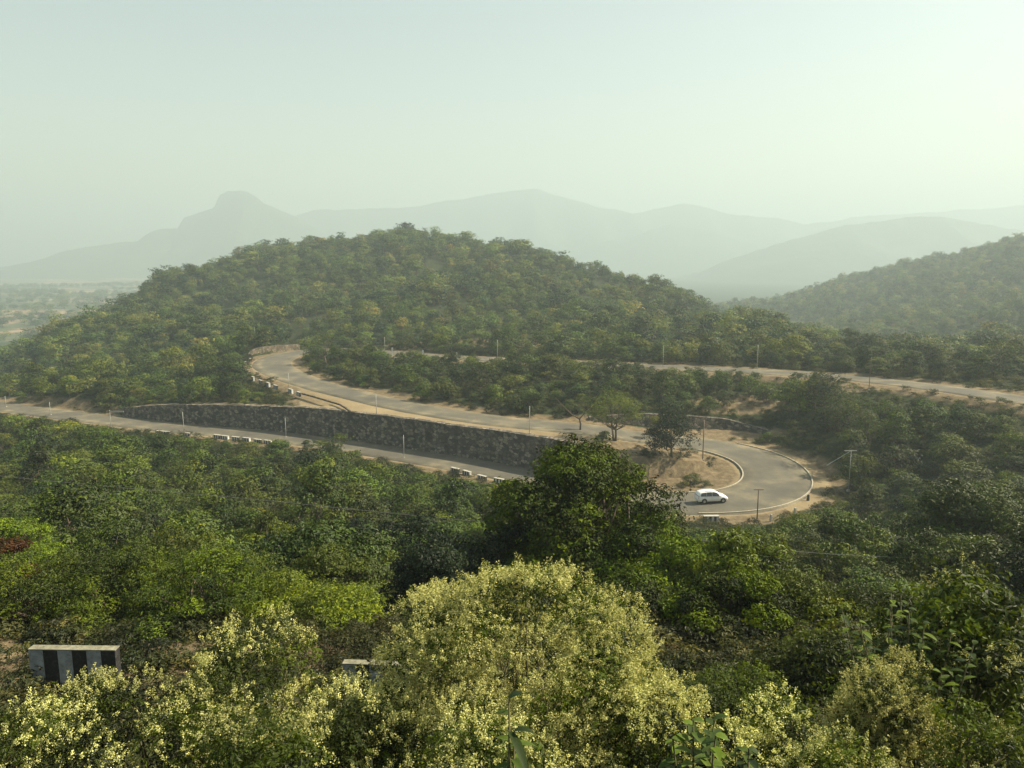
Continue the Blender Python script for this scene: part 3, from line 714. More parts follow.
# geometry-node scatter for what nobody could count
def scatter(name, pts, scales, idxs, meshes, label, cat):
    coll = bpy.data.collections.new(name + '_source')
    for i, me in enumerate(meshes):
        o = bpy.data.objects.new(f'{name}_source_{chr(97 + i)}', me); coll.objects.link(o)
    me = mesh_from(name, pts, [], [], [])
    a = me.attributes.new('sc', 'FLOAT_VECTOR', 'POINT'); a.data.foreach_set('vector', np.asarray(scales, dtype=np.float32).ravel())
    a = me.attributes.new('idx', 'INT', 'POINT'); a.data.foreach_set('value', np.asarray(idxs, dtype=np.int32))
    a = me.attributes.new('rz', 'FLOAT_VECTOR', 'POINT'); rz = np.zeros((len(pts), 3), np.float32); rz[:, 2] = RNG.uniform(0, 6.28, len(pts)); rz[:, :2] = RNG.normal(0, .08, (len(pts), 2)); a.data.foreach_set('vector', rz.ravel())
    o = link(name, me)
    ng = bpy.data.node_groups.new(name, 'GeometryNodeTree')
    ng.interface.new_socket('Geometry', in_out='INPUT', socket_type='NodeSocketGeometry'); ng.interface.new_socket('Geometry', in_out='OUTPUT', socket_type='NodeSocketGeometry')
    gi = ng.nodes.new('NodeGroupInput'); go = ng.nodes.new('NodeGroupOutput')
    ip = ng.nodes.new('GeometryNodeInstanceOnPoints'); ci = ng.nodes.new('GeometryNodeCollectionInfo')
    ci.inputs['Collection'].default_value = coll; ci.inputs['Separate Children'].default_value = True; ci.inputs['Reset Children'].default_value = True
    ip.inputs['Pick Instance'].default_value = True
    def na(nm, t):
        q = ng.nodes.new('GeometryNodeInputNamedAttribute'); q.data_type = t; q.inputs['Name'].default_value = nm; return q.outputs['Attribute']
    ng.links.new(gi.outputs[0], ip.inputs['Points']); ng.links.new(ci.outputs[0], ip.inputs['Instance'])
    ng.links.new(na('idx', 'INT'), ip.inputs['Instance Index']); ng.links.new(na('sc', 'FLOAT_VECTOR'), ip.inputs['Scale'])
    e2r = ng.nodes.new('FunctionNodeEulerToRotation'); ng.links.new(na('rz', 'FLOAT_VECTOR'), e2r.inputs[0]); ng.links.new(e2r.outputs[0], ip.inputs['Rotation'])
    ng.links.new(ip.outputs[0], go.inputs[0])
    md = o.modifiers.new('scatter', 'NODES'); md.node_group = ng
    return tag(o, label, cat, kind='stuff')

# ------------------------------------------------------------------ where vegetation stands
def jgrid(x0, x1, y0, y1, s, jit=.42, keep=1.0):
    xs, ys = np.meshgrid(np.arange(x0, x1, s), np.arange(y0, y1, s)); xs = xs.ravel() + RNG.uniform(-jit, jit, xs.size) * s; ys = ys.ravel() + RNG.uniform(-jit, jit, ys.size) * s
    k = RNG.random(len(xs)) < keep; return xs[k], ys[k]
def inview(x, y, z, mu=60, mv=40):
    u, v = project(x, y, z); return (u > -mu) & (u < 1024 + mu) & (v < 768 + mv) & (y > 2)
def road_clear(x, y):
    """distance to the road edge, and which side rules apply"""
    d = np.full(len(x), 1e3)
    D, I = nearest(x, y, RD); return D - RD[I, 3], I
LIM_LOW = ([-80, 0, 100, 180, 250, 300, 320, 333, 345, 400, 450, 505, 530, 560, 600, 640, 660, 690, 720, 740, 770, 790, 820, 850, 900, 1024, 1100],
           [405, 411, 423, 436, 441, 440, 436, 430, 445, 462, 472, 484, 470, 458, 458, 482, 512, 526, 528, 524, 520, 512, 497, 402, 393, 407, 414])
LIM_UP = ([280, 300, 312, 330, 345, 360, 380, 400, 500, 512, 525, 560, 600, 620, 640, 660, 700, 800, 850, 862, 900, 1024],
          [350, 334, 330, 331, 342, 341, 345, 351, 352, 342, 351, 355, 357, 351, 358, 365, 369, 369, 376, 384, 389, 404])
ymid_u = None
UA, _v = project(mids[:, 0], mids[:, 1], mids[:, 2])
def leg_y(u):
    """y of the middle road at a sight column (far part of the leg)"""
    k = mids[:, 1] > 125; o = np.argsort(UA[k]); return np.interp(u, UA[k][o], mids[k, 1][o])
def allowed_top(x, y, z, r):
    """largest height that keeps the road in sight as it is from the viewpoint's verge"""
    u, v = project(x, y, z); rp = r * F / y * .6
    lo = np.maximum.reduce([np.interp(u + k * rp, *LIM_LOW) for k in (-1, 0, 1)])
    up = np.maximum.reduce([np.interp(u + k * rp, *LIM_UP) for k in (-1, 0, 1)])
    ym = leg_y(u); yl = np.where(u < 560, np.interp(u, *[q for q in (project(lows[:, 0], lows[:, 1], lows[:, 2])[0], lows[:, 1])]), 104)
    front = y < np.where(u < 560, yl, np.where(u < 830, 112, 150))
    between = ~front & (y > ym - 2) & (u > 285)
    lim = np.where(front, lo, np.where(between & (y < np.interp(u, [300, 500, 760, 1024], [232, 205, 180, 135])), up, -999))
    bend = (u > 232) & (u < 305) & (y > 150) & (y < 222) & ~front
    lim = np.where(bend, np.interp(u, [232, 238, 246, 262, 275, 300], [352, 372, 386, 390, 394, 400]), lim)
    ztop = np.array([ratio(a) for a in lim]) * y
    return np.where(lim > 0, ztop - z, 99)

# --- slope shrubs (everything between the viewpoint and the upper road)
cx, cy, sz, kd = [], [], [], []
def zone(x0, x1, y0, y1, s, h, kind, keep=1.0):
    x, y = jgrid(x0, x1, y0, y1, s, keep=keep)
    cx.extend(x); cy.extend(y); sz.extend(RNG.uniform(h[0] * .8, h[1], len(x)) * np.clip(RNG.lognormal(0, .3, len(x)), .5, 1.8)); kd.extend([kind] * len(x))
zone(-40, 40, 26, 52, 3.1, (1.9, 3.4), 0)
zone(-75, 75, 52, 95, 4.3, (2.4, 4.4), 1)
zone(-130, 130, 95, 160, 5.0, (2.6, 5.2), 1)
zone(-130, 120, 160, 236, 5.2, (3.0, 6.0), 1)
cx, cy, sz, kd = map(np.array, (cx, cy, sz, kd))
cz, _, cb_, _ = terrain(cx, cy)
ok = inview(cx, cy, cz + 3)
D, I = road_clear(cx, cy)
uu, vv = project(cx, cy, cz)
verge = (uu > 296) & (uu < 600) & (cy < leg_y(uu)) & (cy > np.interp(uu, *[q for q in (project(W1[:, 0], W1[:, 1], W1[:, 2])[0], W1[:, 1])]) - 8)
ok &= ~verge & (D > 1.3) & ~((cb_ > .75) & (D < 12) & (RNG.random(len(cx)) < .93))
# keep the pull-out, the island and both walls' faces free
ok &= ~((cx > 15) & (cx < 55) & (cy > 97) & (cy < 135) & (np.hypot((cx - 28) / 23, (cy - 118) / 17) < 1))
for W in (W1, W2, W3):
    Dw, Iw = nearest(cx, cy, W); ok &= ~((sside(cx, cy, W, Iw) < 1.5) & (Dw < 7) & (Iw > 0) & (Iw < len(W) - 1)) & (Dw > 1.6)
top = allowed_top(cx, cy, cz, sz * .5)
sz = np.minimum(sz, np.minimum(top * RNG.uniform(.9, 1.02, len(top)), .9 + .55 * np.maximum(D, 0) + 1.2))
ok &= sz > .8
cx, cy, cz, sz, kd, D = (q[ok] for q in (cx, cy, cz, sz, kd, D))
uu, vv = project(cx, cy, cz)
app = sz / cy
order = np.argsort(-app)
def slope_label(u, v, x, y):
    if y < 52: return ('leafy green bush on the near slope below the track', 'bushes on the near slope')
    if y < 95 and u < 500: return ('rounded green bush on the wide scrub slope in front of the lower road', 'bushes on the wide left slope')
    if y < 130 and u < 560: return ('bush close under the edge of the lower road', 'bushes under the lower road edge')
    if u >= 770 and y < 150: return ('dark green bush on the shaded slope right of the hairpin bend', 'bushes right of the hairpin')
    if y < 125: return ('bush on the steep slope in front of the hairpin and the car', 'bushes in front of the hairpin')
    if u < 300: return ('bush on the bank above the dark wall, left of the far hairpin', 'bushes above the wall end')
    return ('bushy tree on the belt between the middle and the upper road', 'trees between the two roads')
ind = order[:290]; rest = order[290:]
def plant_individual(k, name):
    kindn = 'near' if kd[k] == 0 else 'mid'
    cm, tm, full, H = PR[kindn][RNG.integers(len(PR[kindn]))]
    lb, gp = slope_label(uu[k], vv[k], cx[k], cy[k]); s = sz[k] / H; wx = s * RNG.uniform(1.0, 1.45) if sz[k] < H else s * RNG.uniform(.9, 1.2)
    wx = max(wx, .55)
    r = empty(name, (cx[k], cy[k], cz[k] - .15), lb, 'bush', gp, RNG.uniform(0, 6.28), (wx, wx, s))
    link('foliage', cm, r); link('stems', tm, r)
for k in ind: plant_individual(k, 'shrub')
full_s = [p[2] for p in PR['near']] + [p[2] for p in PR['mid']]
idx = np.array([RNG.integers(5) if kd[k] == 0 else 5 + RNG.integers(6) for k in rest]); Hs = np.where(idx < 5, 3.2, 5.0)
s = sz[rest] / Hs; wx = np.maximum(s * RNG.uniform(1.0, 1.4, len(s)), .5)
scatter('scrub', np.stack([cx[rest], cy[rest], cz[rest] - .15], 1), np.stack([wx, wx, s], 1), idx, full_s, 'dense unbroken scrub filling the slopes between the larger bushes', 'scrub')
print('slope shrubs', len(ind), len(rest))

# --- low undergrowth
wx_, wy_ = [], []
for a in ((-16, 16, 3, 22, .42), (-30, 30, 20, 40, .75), (-60, 60, 40, 90, 1.3), (-120, 110, 90, 240, 2.3)):
    x, y = jgrid(*a[:4], a[4]); wx_.extend(x); wy_.extend(y)
wx_, wy_ = np.array(wx_), np.array(wy_); wz_, wd_, wb_, _ = terrain(wx_, wy_)
D, I = road_clear(wx_, wy_)
keep = inview(wx_, wy_, wz_) & (wd_ < .35) & (D > 1.2) & (RNG.random(len(wx_)) > wb_ * .72) & ~((np.abs(wx_ + 8.0) < 1.6) & (wy_ > 13.7) & (wy_ < 14.5))
for W in (W1, W2, W3):
    Dw, Iw = nearest(wx_, wy_, W); keep &= ~((sside(wx_, wy_, W, Iw) < 1.5) & (Dw < 5)) 
wx_, wy_, wz_ = wx_[keep], wy_[keep], wz_[keep]
s = RNG.uniform(.7, 1.5, len(wx_)) * np.interp(wy_, [0, 40, 100, 240], [.62, 1.0, 1.5, 2.0])
scatter('undergrowth', np.stack([wx_, wy_, wz_ - .05], 1), np.stack([s, s, s * .8], 1), RNG.integers(4, size=len(s)), WEED, 'low weeds and dry grass covering the ground between the bushes', 'undergrowth')
print('weeds', len(s))

# --- the wooded hill behind the upper road and the right hand hill
hx, hy = jgrid(-420, 330, 168, 640, 5.2, jit=.6)
hz, hd, hb, hp = terrain(hx, hy)
D, I = road_clear(hx, hy)
hu, hv = project(hx, hy, hz)
U3, _ = project(ups[:, 0], ups[:, 1], ups[:, 2])
o3 = np.argsort(U3); yup = np.interp(hu, U3[o3], ups[o3, 1])
far = (hy > yup + 7) | ((hu < 300) & (hy > np.interp(hu, [-100, 0, 122, 180, 240, 300], [185, 185, 175, 170, 225, 240])))
slopeok = hz > -60
keep = inview(hx, hy, hz, 80) & far & (D > 6) & slopeok & ~((hb > .8) & (RNG.random(len(hx)) < .9))
# crest: nothing far behind the ridge
hx, hy, hz, hu = (q[keep] for q in (hx, hy, hz, hu))
clr = vnoise(hx, hy, 26, 61) * .6 + vnoise(hx, hy, 9, 62) * .4; kk = (clr > .30) | (hy < 215)
hx, hy, hz, hu = hx[kk], hy[kk], hz[kk], hu[kk]
hs = np.clip(RNG.lognormal(1.68, .30, len(hx)), 2.6, 10.5) * np.interp(hy, [180, 300, 560], [.8, 1.0, 1.12]) * np.clip(.7 + .6 * vnoise(hx, hy, 40, 63), .7, 1.3)
ap = hs / hy; order = np.argsort(-ap)
# individuals: nearest big ones
ind = order[:290]; rest = order[290:]
for k in ind:
    cm, tm, full, H = PR['hill' if hy[k] > 190 else 'mid'][RNG.integers(6)]
    s = hs[k] / H; w = s * RNG.uniform(.95, 1.35)
    if hu[k] < 300: lb, gp = 'sunlit broadleaf tree low on the left flank of the wooded hill', 'trees low on the left flank'
    elif hu[k] < 690: lb, gp = 'broadleaf tree at the foot of the wooded hill behind the upper road', 'trees behind the upper road'
    else: lb, gp = 'broadleaf tree beyond the right part of the upper road', 'trees beyond the road on the right'
    r = empty('broadleaf_tree', (hx[k], hy[k], hz[k] - .2), lb, 'tree', gp, RNG.uniform(0, 6.28), (w, w, s))
    link('crown', cm, r); link('trunk', tm, r)
fh = [p[2] for p in PR['hill']]
s = hs[rest] / 7; w = s * RNG.uniform(.75, 1.5, len(s))
scatter('hill_forest', np.stack([hx[rest], hy[rest], hz[rest] - .3], 1), np.stack([w, w, s], 1), RNG.integers(7, size=len(s)), fh, 'continuous broadleaf forest covering the rounded hill', 'forest')
print('hill', len(rest))
rx, ry = jgrid(60, 900, 300, 1150, 8.5)
rz_, _, _, _ = terrain(rx, ry); ru, rv = project(rx, ry, rz_)
keep = inview(rx, ry, rz_, 60) & (ru > 700) & (rz_ > -68) & ((ry > 640) | (rx > 330) | (ry > 500))
rx, ry, rz_ = rx[keep], ry[keep], rz_[keep]
s = RNG.uniform(.8, 1.5, len(rx)); w = s * RNG.uniform(.9, 1.3, len(s))
scatter('far_forest', np.stack([rx, ry, rz_ - .5], 1), np.stack([w, w, s * RNG.choice([1, 1, 1, 1.35], len(s))], 1), RNG.integers(7, size=len(s)), fh, 'hazy forest on the ridge at the right beyond the valley', 'forest')
print('far', len(s))
# plain tree belts
bx, by = jgrid(-1500, 200, 700, 2600, 26)
k_ = vnoise(bx, by * 3, 300, 8) > .55; bx, by = bx[k_], by[k_]
bz = terrain(bx, by)[0]; k_ = inview(bx, by, bz) & (bz < -66); bx, by, bz = bx[k_], by[k_], bz[k_]
s = RNG.uniform(1, 1.9, len(bx)); scatter('plain_woods', np.stack([bx, by, bz], 1), np.stack([s * 1.6, s * 1.6, s], 1), RNG.integers(7, size=len(s)), fh, 'hazy tree belts between the fields of the plain at far left', 'tree belts')

# ------------------------------------------------------------------ far mountains
def mountain(name, rows, y0, depth, label, seed, rough=.06):
    """a ridge with real depth: rows = (u, v) of its crest as surveyed from the viewpoint"""
    us = np.array([r[0] for r in rows], float); vs = np.array([r[1] for r in rows], float)
    X, Y, Z = [], [], []
    nu, nd = 320, 44
    U = np.linspace(us[0], us[-1], nu); Vc = np.interp(U, us, vs)
    zc = np.array([ratio(v) for v in Vc]) * y0; xc = (U - 512) / F * y0
    T = np.linspace(-1, 1, nd)
    for j, t in enumerate(T):
        prof = (1 - abs(t)) ** 1.15
        for i in range(nu):
            x = xc[i]; yy = y0 + t * depth * (1 + .25 * math.sin(x * .0024 + seed))
            h = (zc[i] + 80) * prof
            g = -abs(vnoise(np.array([x]), np.array([yy * .5]), 330, seed)[0] - .5) * .9 + (vnoise(np.array([x]), np.array([yy]), 150, seed + 1)[0] - .5) * .25
            h *= 1 + g * min(1, abs(t) * 5) 
            cj = (vnoise(np.array([x]), np.array([yy]), 38, seed + 2)[0] - .5) * 9 + (vnoise(np.array([x]), np.array([yy]), 130, seed + 3)[0] - .5) * 16
            h += cj * (1 - abs(t)) ** .5 * min(1, max(h, 0) / 60)
            X.append(x); Y.append(yy); Z.append(-80 + h)
    P = np.stack([X, Y, Z], 1)
    ii = np.arange(nu * nd).reshape(nd, nu); q = np.stack([ii[:-1, :-1], ii[:-1, 1:], ii[1:, 1:], ii[1:, :-1]], -1).reshape(-1, 4)
    return tag(link(name, mesh_from(name, P, q.ravel(), np.full(len(q), 4), [M['mountain']], smooth=True)), label, 'mountain', kind='structure')
mountain('hazy_ridge', [(600, 320), (640, 300), (690, 277), (730, 258), (775, 243), (820, 229), (860, 220), (900, 214), (940, 216), (980, 223), (1024, 231), (1080, 236), (1200, 240), (1300, 250)], 3300, 640, 'blue hazy forested ridge behind the right hill', 11)
mountain('far_mountain', [(-80, 282), (0, 268), (45, 262), (75, 249), (110, 243), (145, 240), (165, 228), (185, 226), (192, 214), (205, 208), (222, 202), (228, 190), (236, 187.5), (250, 189), (262, 194), (270, 201), (290, 208), (300, 212),
         (330, 235), (420, 262), (520, 285)], 4100, 720, 'far hazy mountain with a steep rocky knob on its summit', 21)
mountain('far_range', [(180, 262), (240, 240), (300, 214), (320, 206), (345, 207), (370, 205), (400, 203), (440, 199), (480, 192), (515, 187), (535, 187), (560, 194), (600, 206), (630, 211), (660, 204), (678, 200), (695, 203), (720, 211),
         (760, 215), (800, 222), (840, 216), (880, 211), (930, 208), (980, 205), (1024, 204), (1150, 212)], 4900, 800, 'faint far mountain range fading into the haze', 31)
mountain('middle_ridge', [(380, 300), (450, 280), (520, 262), (560, 250), (600, 240), (640, 232), (668, 222), (700, 226), (740, 240), (780, 252), (830, 272)], 4400, 600, 'pale spur in the haze below the far range', 41)

# ------------------------------------------------------------------ special trees by the road
def tree(name, loc, R, H, base, nb, blobr, nleaf, lsize, m, tr, trunk_top, label, cat='tree', seed=1, multi=1, nl=8, lean=(0, 0), aspect=.55, flat=None, pn=('crown', 'trunk'), sc=None, updir=.5):
    rng = np.random.default_rng(seed)
    (L, bl) = crown(rng, R, H, base, nb, blobr, nleaf, lsize, aspect, updir=updir)
    r = empty(name, loc, label, cat, scale=sc)
    link(pn[0], foliage_mesh(pn[0], [L], [m]), r)
    link(pn[1], limbs(rng, *bl, 0, tr, nl, trunk_top, lean, multi).mesh(pn[1], [M['bark']], smooth=True), r)
    return r, bl
def gpt(u, v, y):
    p = at_y(u, v, y); p[2] = gz(p[0], p[1]); return p
p = gpt(614, 447, 126); tree('broadleaf_tree', p, 5.4, 8.9, 2.8, 44, 1.25, 12000, .2, M['leaf_olive'], .2, 2.3, 'airy olive green umbrella shaped tree standing alone inside the right bend', seed=51, multi=2)
p = gpt(671, 468, 119); tree('broadleaf_tree', p, 4.6, 8.2, 1.0, 40, 1.3, 12000, .24, M['leaf_bluish'], .22, 1.6, 'dense dark round tree on the bank beside the brown pole', seed=52)
p = gpt(655, 440, 130); tree('shrub', p, 1.4, 4.4, .8, 8, .6, 1400, .2, M['leaf_olive'], .07, 1.4, 'small grey green shrub leaning on the dark round tree', 'bush', seed=53)
# the leaning half bare tree
p = gpt(580, 436, 131)
r = empty('bare_tree', p, 'leaning nearly leafless tree with a long pale branch, left of the umbrella shaped tree', 'tree')
mb = MB()
mb.tube([(0, 0, -.3), (.1, 0, 1.2), (-.2, .1, 2.4)], [.2, .17, .13], 7)
mb.tube([(-.1, 0, 2.1), (-1.6, .2, 3.0), (-3.2, .1, 4.6), (-4.4, 0, 5.9)], [.13, .1, .07, .03], 6)
mb.tube([(-.1, 0, 2.2), (.8, .2, 3.2), (2.0, .4, 4.3)], [.11, .07, .03], 6)
mb.tube([(-1.6, .2, 3.0), (-1.9, .5, 4.2), (-1.2, .6, 5.0)], [.06, .04, .02], 5); mb.tube([(-3.2, .1, 4.6), (-4.4, .3, 4.7)], [.04, .02], 5); mb.tube([(.8, .2, 3.2), (.6, .2, 4.4)], [.05, .02], 5)
mb.build('trunk', M['bark'], r, smooth=True)
rng = np.random.default_rng(5); (L, _) = crown(rng, 1.6, 5.2, 3, 6, .7, 650, .17, .5, bl=(np.array([(2, .4, 4.1), (1.2, .2, 3.6), (.6, .2, 4.5), (2.6, .5, 3.7), (-1.2, .6, 4.9)]), np.array([.7, .6, .6, .5, .35])))
link('crown', foliage_mesh('crown', [L], [M['leaf_olive']]), r)
# rough shrub at the inner verge
p = gpt(602, 446, 124); tree('shrub', p, 1.5, 2.6, .1, 8, .6, 1500, .18, M['leaf_dark'], .06, .7, 'low dark shrub at the foot of the umbrella shaped tree', 'bush', seed=54, multi=3)
p = gpt(690, 484, 112); tree('shrub', p, 1.9, 1.6, .05, 9, .5, 1700, .16, M['leaf_olive'], .05, .5, 'low dry bush on the bank below the dark round tree', 'bush', seed=55, multi=3)
# landmark trees of the hill and the belts
for u, v, y, H, R, m, lb, sd in ((326, 356, 208, 8.5, 4.2, 'leaf_shrub', 'tall rounded tree at the inner side of the far left hairpin', 61), (513, 374, 178, 7.5, 2.6, 'leaf_bluish', 'dark upright tree rising above the belt next to the middle pole', 62),
                             (335, 445, 118, 6.0, 4.0, 'leaf_shrub', 'big bush rising in front of the lower road and the dark wall', 63), (622, 373, 166, 6.5, 3.2, 'leaf_shrub', 'dark leafy tree rising to the upper road left of the orange bank', 64),
                             (994, 378, 152, 8.5, 4.4, 'leaf_bluish', 'largest dark tree beyond the road on the right', 65), (920, 372, 165, 7.0, 3.6, 'leaf_bluish', 'dark tree with a leaning crown beyond the road on the right', 66),
                             (836, 470, 128, 8.5, 4.0, 'leaf_shrub', 'tall tree shading the right hairpin from the slope beside the pull-out', 71), (822, 452, 137, 8.0, 3.6, 'leaf_bluish', 'dark tree above the end of the low stone wall', 72), (812, 441, 140, 8.5, 3.6, 'leaf_shrub', 'green tree standing at the upper right end of the hairpin kerb', 74), (866, 478, 120, 8.0, 4.2, 'leaf_shrub', 'leaning green tree behind the utility pole in the gully', 73), (850, 388, 132, 3.6, 2.4, 'leaf_shrub', 'rounded dark bush in front of the brown pole', 67), (880, 372, 172, 6.2, 3.8, 'leaf_shrub', 'broad dark tree just behind the brown pole', 68),
                             (800, 540, 62, 4.0, 3.2, 'leaf_shrub', 'bushy tree in the shaded gully below the hairpin pull-out', 69), (955, 520, 66, 6.0, 4.4, 'leaf_shrub', 'large dark bush on the slope at the right side above the pale leaved shrub', 70)):
    p = gpt(u, v, y); tree('broadleaf_tree', p, R, H, H * .18, 24, H * .17, int(5000 if y > 90 else 14000), .2 if y > 90 else .15, M[m], .15, H * .3, lb, seed=sd, multi=2)

# ------------------------------------------------------------------ foreground vegetation
def big_shrub(name, u, vt, y, R, nb, blobr, nleaf, ls, m, label, seed, aspect=.5, cat='bush', tr=.07, sx=1.0, updir=.4, axis_up=0.0, spray=.12):
    x = (u - 512) / F * (y * CP + (-ratio(vt) * y) * SP); p = np.array([x, y, gz(x, y)]); H = ratio(vt) * y - p[2]; rng = np.random.default_rng(seed)
    (L, bl) = crown(rng, R, H, .1 + .12 * (cat == 'tree') * H, nb, blobr, nleaf, ls, aspect, updir=updir, axis_up=axis_up, spray=spray)
    r = empty(name, p - np.array([0, 0, .1]), label, cat, scale=(sx, 1, 1), rz=0)
    link('foliage', foliage_mesh('foliage', [L], [m]), r)
    link('stems', limbs(rng, *bl, 0, tr, 10, H * .3, multi=4).mesh('stems', [M['bark']], smooth=True), r)
    return r, bl, p
# the big dark trees in the middle
big_shrub('broadleaf_tree', 588, 444, 30, 4.6, 90, .92, 60000, .16, M['leaf_dark'], 'tallest dark green leafy tree in the middle of the view, hiding the lower road', 81, cat='tree', tr=.2, updir=.7)
big_shrub('broadleaf_tree', 522, 478, 31, 2.0, 20, .6, 12000, .15, M['leaf_dark'], 'lower dark tree leaning against the left side of the tallest middle tree', 82, cat='tree', tr=.12, updir=.7)
big_shrub('broadleaf_tree', 652, 492, 27.5, 2.6, 34, .62, 20000, .14, M['leaf_dark'], 'dark tree touching the right side of the tallest middle tree, left of the white car', 89, cat='tree', tr=.13, updir=.7)
big_shrub('broadleaf_tree', 695, 524, 24, 2.2, 32, .58, 22000, .13, M['leaf_dark'], 'dark tree directly below the white car, left of the yellowish topped one', 83, cat='tree', tr=.13, updir=.7)
big_shrub('broadleaf_tree', 750, 516, 21, 1.6, 26, .48, 17000, .12, M['leaf_bright'], 'yellowish green topped tree below the pole near the white car', 84, cat='tree', tr=.1)
big_shrub('shrub', 650, 575, 18, 2.1, 30, .5, 22000, .10, M['leaf_dark'], 'very dark shaded bush right behind the big flowering bush', 85)
big_shrub('shrub', 735, 570, 17, 1.9, 28, .45, 22000, .09, M['leaf_dark'], 'dark leafy bush below the yellowish topped tree', 79)
big_shrub('shrub', 735, 660, 12, 1.4, 30, .36, 16000, .06, M['leaf_flower_bush'], 'fine leaved shaded bush on the right of the big flowering bush', 86)
big_shrub('shrub', 425, 532, 22, 1.9, 36, .5, 22000, .10, M['leaf_bluish'], 'dark round bush with bluish leaves left of the tallest middle tree', 87)
big_shrub('shrub', 262, 507, 33, 1.5, 26, .5, 12000, .11, M['leaf_bright'], 'pale topped round bush in the middle of the left slope', 88)
for k, (u, vt, y, R, lb) in enumerate(((30, 553, 18.5, 2.0, 'light green feathery bush behind the striped block, at the left edge'), (115, 551, 19, 2.1, 'light green feathery bush above the striped block'), (205, 549, 18.6, 2.0, 'light green feathery bush over the dark hollow beside the track'),
                                      (285, 572, 19.2, 1.7, 'light green feathery bush fourth from the left edge along the track'), (338, 592, 18.2, 1.1, 'smaller light green bush at the right end of the bank, above the hidden block'), (-60, 553, 19, 2.0, 'light green bush cut off by the left edge'))):
    big_shrub('shrub', u, vt, y - .7, R * 1.08, 60, .42, 30000, .08, M['leaf_bright'], lb, 90 + k, aspect=.35, axis_up=.6, spray=.22)
for k, (u, vt, y, R, m, lb) in enumerate(((15, 512, 28, 2.2, 'leaf_bright', 'yellow green bush behind the rusty dead bush'), (95, 520, 26, 2.2, 'leaf_shrub', 'green bush behind the feathery bank, left of the slope hollow'), (335, 545, 24, 1.8, 'leaf_shrub', 'mixed green bush left of the dark bluish leaved one'),
                                       (180, 528, 25.5, 2.3, 'leaf_shrub', 'spreading green bush behind the feathery bank near its middle'), (808, 578, 17.5, 1.3, 'leaf_bright', 'yellow green bush between the yellowish topped tree and the pale leaved shrub'), (870, 600, 17, 1.5, 'leaf_flower_bush', 'low green bush behind the small round flowering bush'),
                                       (835, 640, 13.5, 1.3, 'leaf_flower_bush', 'dark bush with yellowed leaves left of the tall broad leaved plants'), (905, 590, 19, 1.5, 'leaf_shrub', 'grey green bush far down the slope left of the tall broad leaved plants'), (255, 545, 27, 1.8, 'leaf_shrub', 'low green bush below the pale topped round bush'))):
    big_shrub('shrub', u, vt, y, R, 36, .45, 20000, .085, M[m], lb, 110 + k)
big_shrub('dead_bush', 10, 526, 20.5, .85, 34, .32, 6000, .09, M['leaf_rust'], 'rust brown dead bush at the left edge above the feathery bushes', 120)

# flowering bushes -------------------------------------------------
def panicle_quads(rng, base, axis_, L, n, qs):
    """little florets on side sprigs round an upright axis"""
    t = rng.random((len(base), n)) ** .8
    w = (1 - t * .7) * L * .48
    d = rand_dirs(rng, len(base) * n).reshape(len(base), n, 3)
    pos = base[:, None] + axis_[:, None] * (t * L)[..., None] + d * (w * rng.random((len(base), n)) ** .5)[..., None]
    pos = pos.reshape(-1, 3); tint = np.clip(rng.random((len(base), 1)) * .45 + rng.random((len(base), n)) * .35 + t * .3, 0, 1).ravel()
    return leaves(pos, rand_dirs(rng, len(pos)) + np.array([0, 0, .5]), qs, .8, rng, tint, .05)
def flower_bush(u, y, R, vt, nb, blobr, nleaf, npan, label, seed, cover=.0, ls=.05, sx=1.0, pan=(.08, .17), nf=38, qs=.0165, pw=2.6, zoff=-.1):
    x = (u - 512) / F * (y * CP + (-ratio(vt) * y) * SP); p = np.array([x, y, gz(x, y)]); H = ratio(vt) * y - p[2]; rng = np.random.default_rng(seed)
    (L, bl) = crown(rng, R, H, .1, nb, blobr, nleaf, ls, .5, pw=pw)
    c, rad = bl; r = empty('flowering_bush', p + np.array([0, 0, zoff]), label, 'bush', scale=(sx, 1, 1))
    link('foliage', foliage_mesh('foliage', [L], [M['leaf_flower_bush']]), r)
    link('stems', limbs(rng, c, rad, 0, .045, 14, H * .3, multi=4).mesh('stems', [M['stem']], smooth=True), r)
    bi = rng.choice(len(c), npan * 3, p=rad ** 2 / (rad ** 2).sum()); d = rand_dirs(rng, npan * 3)
    d[:, 2] = d[:, 2] * .75 + .35; d /= np.linalg.norm(d, axis=1)[:, None]
    pos = c[bi] + d * rad[bi][:, None] * np.array([1, 1, .8]) * rng.uniform(.85, 1.12, len(bi))[:, None]
    # only where the outside of the bush is, and in loose drifts
    inside = np.zeros(len(pos), bool)
    for cc, rr in zip(c, rad): inside |= (np.linalg.norm((pos - cc) / np.array([1, 1, .8]), axis=1) < rr * .8)
    dens = vnoise(pos[:, 0] + seed, pos[:, 2] * 1.3 + pos[:, 1], .55, seed) 
    k_ = ~inside & (dens > cover) ; pos, d = pos[k_][:npan], d[k_][:npan]
    ax = d * .9 + np.array([0, 0, .45]) + rng.normal(0, .35, pos.shape); ax /= np.linalg.norm(ax, axis=1)[:, None]
    Ls = rng.uniform(pan[0], pan[1], len(pos))
    v, f, s_, t_ = panicle_quads(rng, pos, ax, 1.0, 1, .01) if False else (None,) * 4
    parts = []
    for q in range(4):
        sel = np.arange(q, len(pos), 4); parts.append(panicle_quads(rng, pos[sel], ax[sel], pan[0] + (pan[1] - pan[0]) * (q + .5) / 4, nf, qs))
    link('blossom', foliage_mesh('blossom', parts, [M['blossom']]), r)
    return r
flower_bush(522, 8.3, 2.3, 566, 175, .36, 46000, 10500, 'big domed bush thick with pale yellow blossom, front and centre', 201, cover=.27, pw=3.6)
